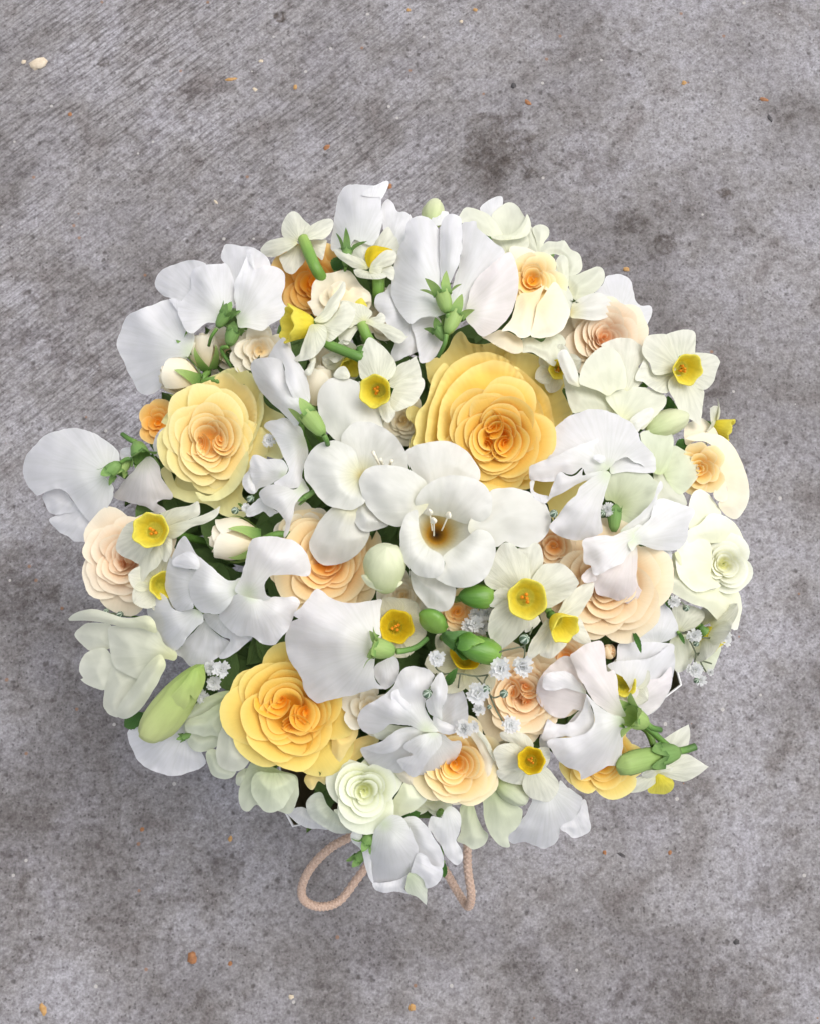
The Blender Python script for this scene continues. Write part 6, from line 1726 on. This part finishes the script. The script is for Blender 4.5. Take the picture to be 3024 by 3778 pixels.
petal(A, 'R12', 0, "610,620 620,560 750,505 880,425 970,390 1010,450 960,520 910,600 890,690 820,675 760,690 720,675 640,655", 'fre_green', (1000, 400), bulge=4)
petal(A, 'R12', 3, "860,850 868,720 900,620 950,530 1000,478 1045,490 1065,560 1065,700 1095,790 1145,830 1115,900 1060,950 960,962 890,925", 'fre_cream', (1030, 440), bulge=5)
A = bloom('freesia', 'closed tulip shaped greenish white freesia above the bag corner', 'R12', 1300, 930, -14, r=.002)
petal(A, 'R12', -8, "1015,1060 1030,980 1100,940 1130,1000 1100,1060 1050,1080", 'fre_green', (1150, 850), bulge=2)
petal(A, 'R12', -6, "1038,1180 1050,1080 1100,960 1150,880 1250,900 1380,960 1495,1000 1515,1080 1505,1200 1445,1303 1350,1280 1250,1285 1180,1230 1120,1282 1065,1265", 'fre_green', (1300, 900), bulge=4)
petal(A, 'R12', 0, "1135,1100 1150,1010 1200,968 1300,975 1400,980 1485,1005 1492,1060 1470,1130 1430,1200 1380,1262 1300,1293 1240,1282 1190,1222 1150,1160", 'fre_green', (1310, 900), bulge=7)
A = bloom('freesia', 'pale green freesia petals hanging at the bottom between two white sweet peas', 'R14', 60, 1150, -14, r=.002)
petal(A, 'R13', -10, "1500,820 1590,770 1640,900 1690,1000 1725,1040 1690,1120 1600,1152 1540,1115 1475,1085 1510,1000", 'fre_green', (1600, 700), bulge=3)
petal(A, 'R14', -5, "-40,1180 0,1130 60,1130 120,1200 200,1290 240,1320 235,1390 190,1460 140,1510 150,1583 80,1573 30,1520 0,1470 -30,1380", 'fre_green', (20, 1100), bulge=4)
A = bloom('freesia_bud', 'pale green freesia bud beside a narcissus at the bottom', 'R14', 60, 1130, -8)
bud(A, 'R14', (50, 1110), (265, 1260), -3, 50, 'fre_green', grooves=3, fat=0.5)
A = bloom('freesia', 'pale yellow freesia at the right edge behind a gypsophila spray', 'R11', 1120, 1250, -14)
petal(A, 'R11', -8, "1010,1240 1060,1180 1150,1170 1210,1240 1210,1340 1170,1420 1100,1470 1055,1460 1050,1380", 'fre_cream', (1080, 1150), bulge=3)
petal(A, 'R11', -9, "1030,960 1120,930 1220,950 1290,1000 1260,1080 1180,1130 1090,1140 1060,1050", 'nar', (1080, 1150), bulge=2)
petal(A, 'R11', -14, "1210,1250 1320,1200 1420,1260 1400,1350 1350,1460 1300,1470 1230,1400", 'fre_green', (1200, 1200), bulge=2)

A = bloom('freesia_bud', 'round pale green freesia bud left of the open white freesia', 'R9', 1340, 560, -2)
bud(A, 'R9', (1330, 600), (1370, 170), 6, 88, 'bud_pale', dz=0.9, grooves=3, fat=0.5)
petal(A, 'R9', 15, "1150,480 1200,478 1280,505 1370,535 1478,530 1440,580 1360,605 1270,600 1190,550", 'bud_pale', (1340, 400), bulge=2)
A = bloom('freesia_bud', 'green freesia bud tucked under the bottom petal of the open freesia', 'R10', 640, 880, 0)
bud(A, 'R10', (620, 860), (915, 870), 5, 52, 'budgreen', grooves=2, fat=0.6)
A = bloom('freesia_bud', 'stubby round green freesia bud facing forward in the lower middle', 'R10', 450, 1000, -2)
bud(A, 'R10', (450, 1000), (390, 1130), 7, 66, 'budgreen', dz=0.8, grooves=2, fat=0.55)
A = bloom('freesia_bud', 'longest dark green freesia bud, lying above the gypsophila', 'R10', 520, 1200, -2)
bud(A, 'R10', (600, 1240), (968, 1330), 11, 56, 'budgreen', grooves=2, fat=0.6, sheath=.5)
petal(A, 'R10', 8, "495,1140 560,1140 650,1135 740,1155 680,1200 640,1270 680,1320 600,1310 540,1260 500,1220", 'leaf', (500, 1180), bulge=2)

# ------------------------------------------------------------------ gypsophila
G = bloom('gypsophila_sprig', 'gypsophila sprig with several white florets and twigs in the lower middle', 'R10', 620, 1480, -4, r=.0007)
twig(G, 'R10', [(430, 1490, 6), (540, 1480, 8), (640, 1480, 9), (760, 1500, 10), (860, 1490, 12)])
twig(G, 'R10', [(520, 1485, 8), (450, 1440, 12), (440, 1380, 15)])
twig(G, 'R10', [(450, 1480, 8), (420, 1550, 15), (380, 1620, 20)])
twig(G, 'R10', [(860, 1490, 12), (830, 1540, 14), (835, 1600, 16)])
twig(G, 'R10', [(760, 1500, 10), (830, 1580, 13), (900, 1670, 15), (985, 1640, 17)])
twig(G, 'R10', [(870, 1640, 13), (930, 1780, 14), (1000, 1900, 14)])
twig(G, 'R10', [(800, 1400, 9), (960, 1305, 16), (1060, 1280, 17), (1150, 1255, 18), (1160, 1200, 19)])
twig(G, 'R10', [(1150, 1260, 18), (1150, 1340, 17), (1120, 1400, 16)])
twig(G, 'R10', [(1190, 1170, 13), (1215, 1110, 11)])
twig(G, 'R10', [(640, 1480, 9), (625, 1580, 6), (620, 1680, -4)])
for i, (x, y, R, hh) in enumerate([(455, 1355, 20, 18), (960, 1440, 26, 19), (1135, 1420, 25, 18), (780, 1640, 27, 20), (1040, 1890, 21, 17), (790, 1760, 15, 17), (670, 1920, 21, 17), (745, 1905, 14, 17)]):
    floret(G, 'R10', x, y, hh, R, 300 + i, (random.uniform(-.3, .3), random.uniform(-.3, .3)))
for i, (x, y, R) in enumerate([(1150, 1205, 11), (375, 1640, 10), (842, 1605, 9.5), (985, 1640, 9), (870, 1745, 5)]):
    gyp_bud(G, 'R10', x, y, 20 if i != 1 else 22, R, i)
G = bloom('gypsophila_sprig', 'gypsophila sprig behind the green buds, florets in shade', 'R10', 800, 1050, -10, r=.0007)
for i, (x, y, R) in enumerate([(760, 1080, 20), (850, 1000, 18), (700, 1100, 16), (820, 1110, 18), (760, 1010, 15)]):
    floret(G, 'R10', x, y, -1 - i, R, 320 + i, (random.uniform(-.3, .3), .2))
twig(G, 'R10', [(760, 1080, -6), (820, 1120, -8), (900, 1140, -12)])
G = bloom('gypsophila_sprig', 'gypsophila sprig sticking out at the right edge, twigs spread over the concrete', 'R11', 1210, 1260, -12, r=.0007)
twig(G, 'R11', [(1150, 1180, -6), (1200, 1270, -3), (1220, 1330, -2), (1200, 1420, -2)])
twig(G, 'R11', [(1225, 1190, 1), (1310, 1195, 1), (1400, 1195, 1)])
twig(G, 'R11', [(1220, 1320, -2), (1300, 1310, -1), (1350, 1280, 0)])
twig(G, 'R11', [(1235, 1320, -2), (1265, 1400, -3), (1305, 1470, -4)])
twig(G, 'R11', [(1260, 1375, -3), (1345, 1400, -3)])
twig(G, 'R11', [(1060, 890, 3), (1110, 915, 4), (1140, 955, 5)])
for i, (x, y, R, hh) in enumerate([(1210, 1175, 17, 3), (1445, 1200, 18, 3), (1215, 1450, 18, 0), (1260, 1530, 13, -2), (1335, 1470, 8, -2), (1045, 905, 14, 3)]):
    floret(G, 'R11', x, y, hh, R, 340 + i, (.3, -.1))
for i, (x, y, R) in enumerate([(1143, 958, 7), (1355, 1275, 5.5), (1395, 1193, 5.5), (1222, 1240, 6.5), (1225, 1535, 6)]):
    gyp_bud(G, 'R11', x, y, 2, R, i)
G = bloom('gypsophila_sprig', 'gypsophila sprig beside the amber rose at the lower left', 'R8', 1300, 1250, -8, r=.0007)
for i, (x, y, R) in enumerate([(1330, 1230, 19), (1240, 1215, 16), (1270, 1340, 17), (1190, 1460, 15), (1150, 1420, 12)]):
    floret(G, 'R8', x, y, 1 - i * 1.5, R, 360 + i, (-.2, -.1))
twig(G, 'R8', [(1250, 1200, -4), (1230, 1330, -5), (1180, 1450, -7), (1120, 1480, -8)])
G = bloom('gypsophila_sprig', 'gypsophila sprig with two round buds beside the pointed rosebud', 'R5', 320, 1230, -10, r=.0007)
gyp_bud(G, 'R5', 255, 1260, 1, 8, 1)
gyp_bud(G, 'R5', 378, 1165, 1, 8, 2)
floret(G, 'R5', 345, 1240, 0, 12, 381)
floret(G, 'R5', 525, 700, 0, 17, 382, (-.4, .1))
twig(G, 'R5', [(265, 1255, -1), (320, 1250, -2), (370, 1180, -2), (420, 1200, -8)])
G = bloom('gypsophila_sprig', 'single striped gypsophila bud beside the open freesia, right of the centre', 'R10', 1385, 205, -6, r=.0006)
gyp_bud(G, 'R10', 1383, 205, 14, 8.5, 1)
twig(G, 'R10', [(1383, 215, 11), (1400, 280, 4), (1420, 330, -6)])
G = bloom('gypsophila_sprig', 'gypsophila floret and bud inside the pale greenish bloom on the right', 'Q3', 820, 1120, -4, r=.0006)
floret(G, 'Q3', 835, 1090, 6, 15, 391)
gyp_bud(G, 'Q3', 770, 1130, 4, 8, 3)
G = bloom('gypsophila_sprig', 'gypsophila buds poking out below the peach rose at the left edge', 'R8', 480, 790, -14, r=.0006)
twig(G, 'R8', [(400, 770, -4), (460, 790, -3), (520, 790, -3)])
gyp_bud(G, 'R8', 525, 793, -2, 7, 1)
gyp_bud(G, 'R8', 415, 765, -3, 6, 2)
gyp_bud(G, 'R8', 405, 660, -4, 4, 3)

# ------------------------------------------------------------------ leaves
leaf('dark green leaf under the narcissus at the upper right edge', 'R7', (990, 700), (1000, 560), -8, 26, 3, 1)
leaf('fresh green leaf tip left of the cream rose on the right edge', 'R7', (1060, 1000), (1160, 920), -6, 30, 3, 2)
leaf('dark green leaf under the lime green bud at the lower left', 'R12', (290, 500), (130, 610), -14, 34, 2, 3)
leaf('blue green leaf between the peach rose and the white rose at right', 'R11', (930, 760), (1010, 960), -4, 22, 2, 4)
leaf('narrow curved leaf tip on the grey shaded sweet pea at right', 'R11', (720, 1140), (785, 1318), 3, 12, 4, 5)
leaf('thin leaf tip beside the gypsophila at the right edge', 'R11', (1080, 1150), (1130, 1245), -2, 9, 2, 6)
leaf('small green leaf by the gypsophila twig in the lower middle', 'R10', (520, 1570), (620, 1430), 6, 20, 4, 7)
leaf('green leaf below the white rose at the bottom', 'R13', (1040, 900), (1190, 860), -14, 30, 3, 8)
leaf('dark leaf beside the orange rose near the top', 'R2', (300, 780), (340, 660), -8, 30, 3, 9)
leaf('green sepal like leaf at the right end of the hanging sweet pea', 'R13', (1370, 1250), (1375, 1380), -10, 14, 2, 11)
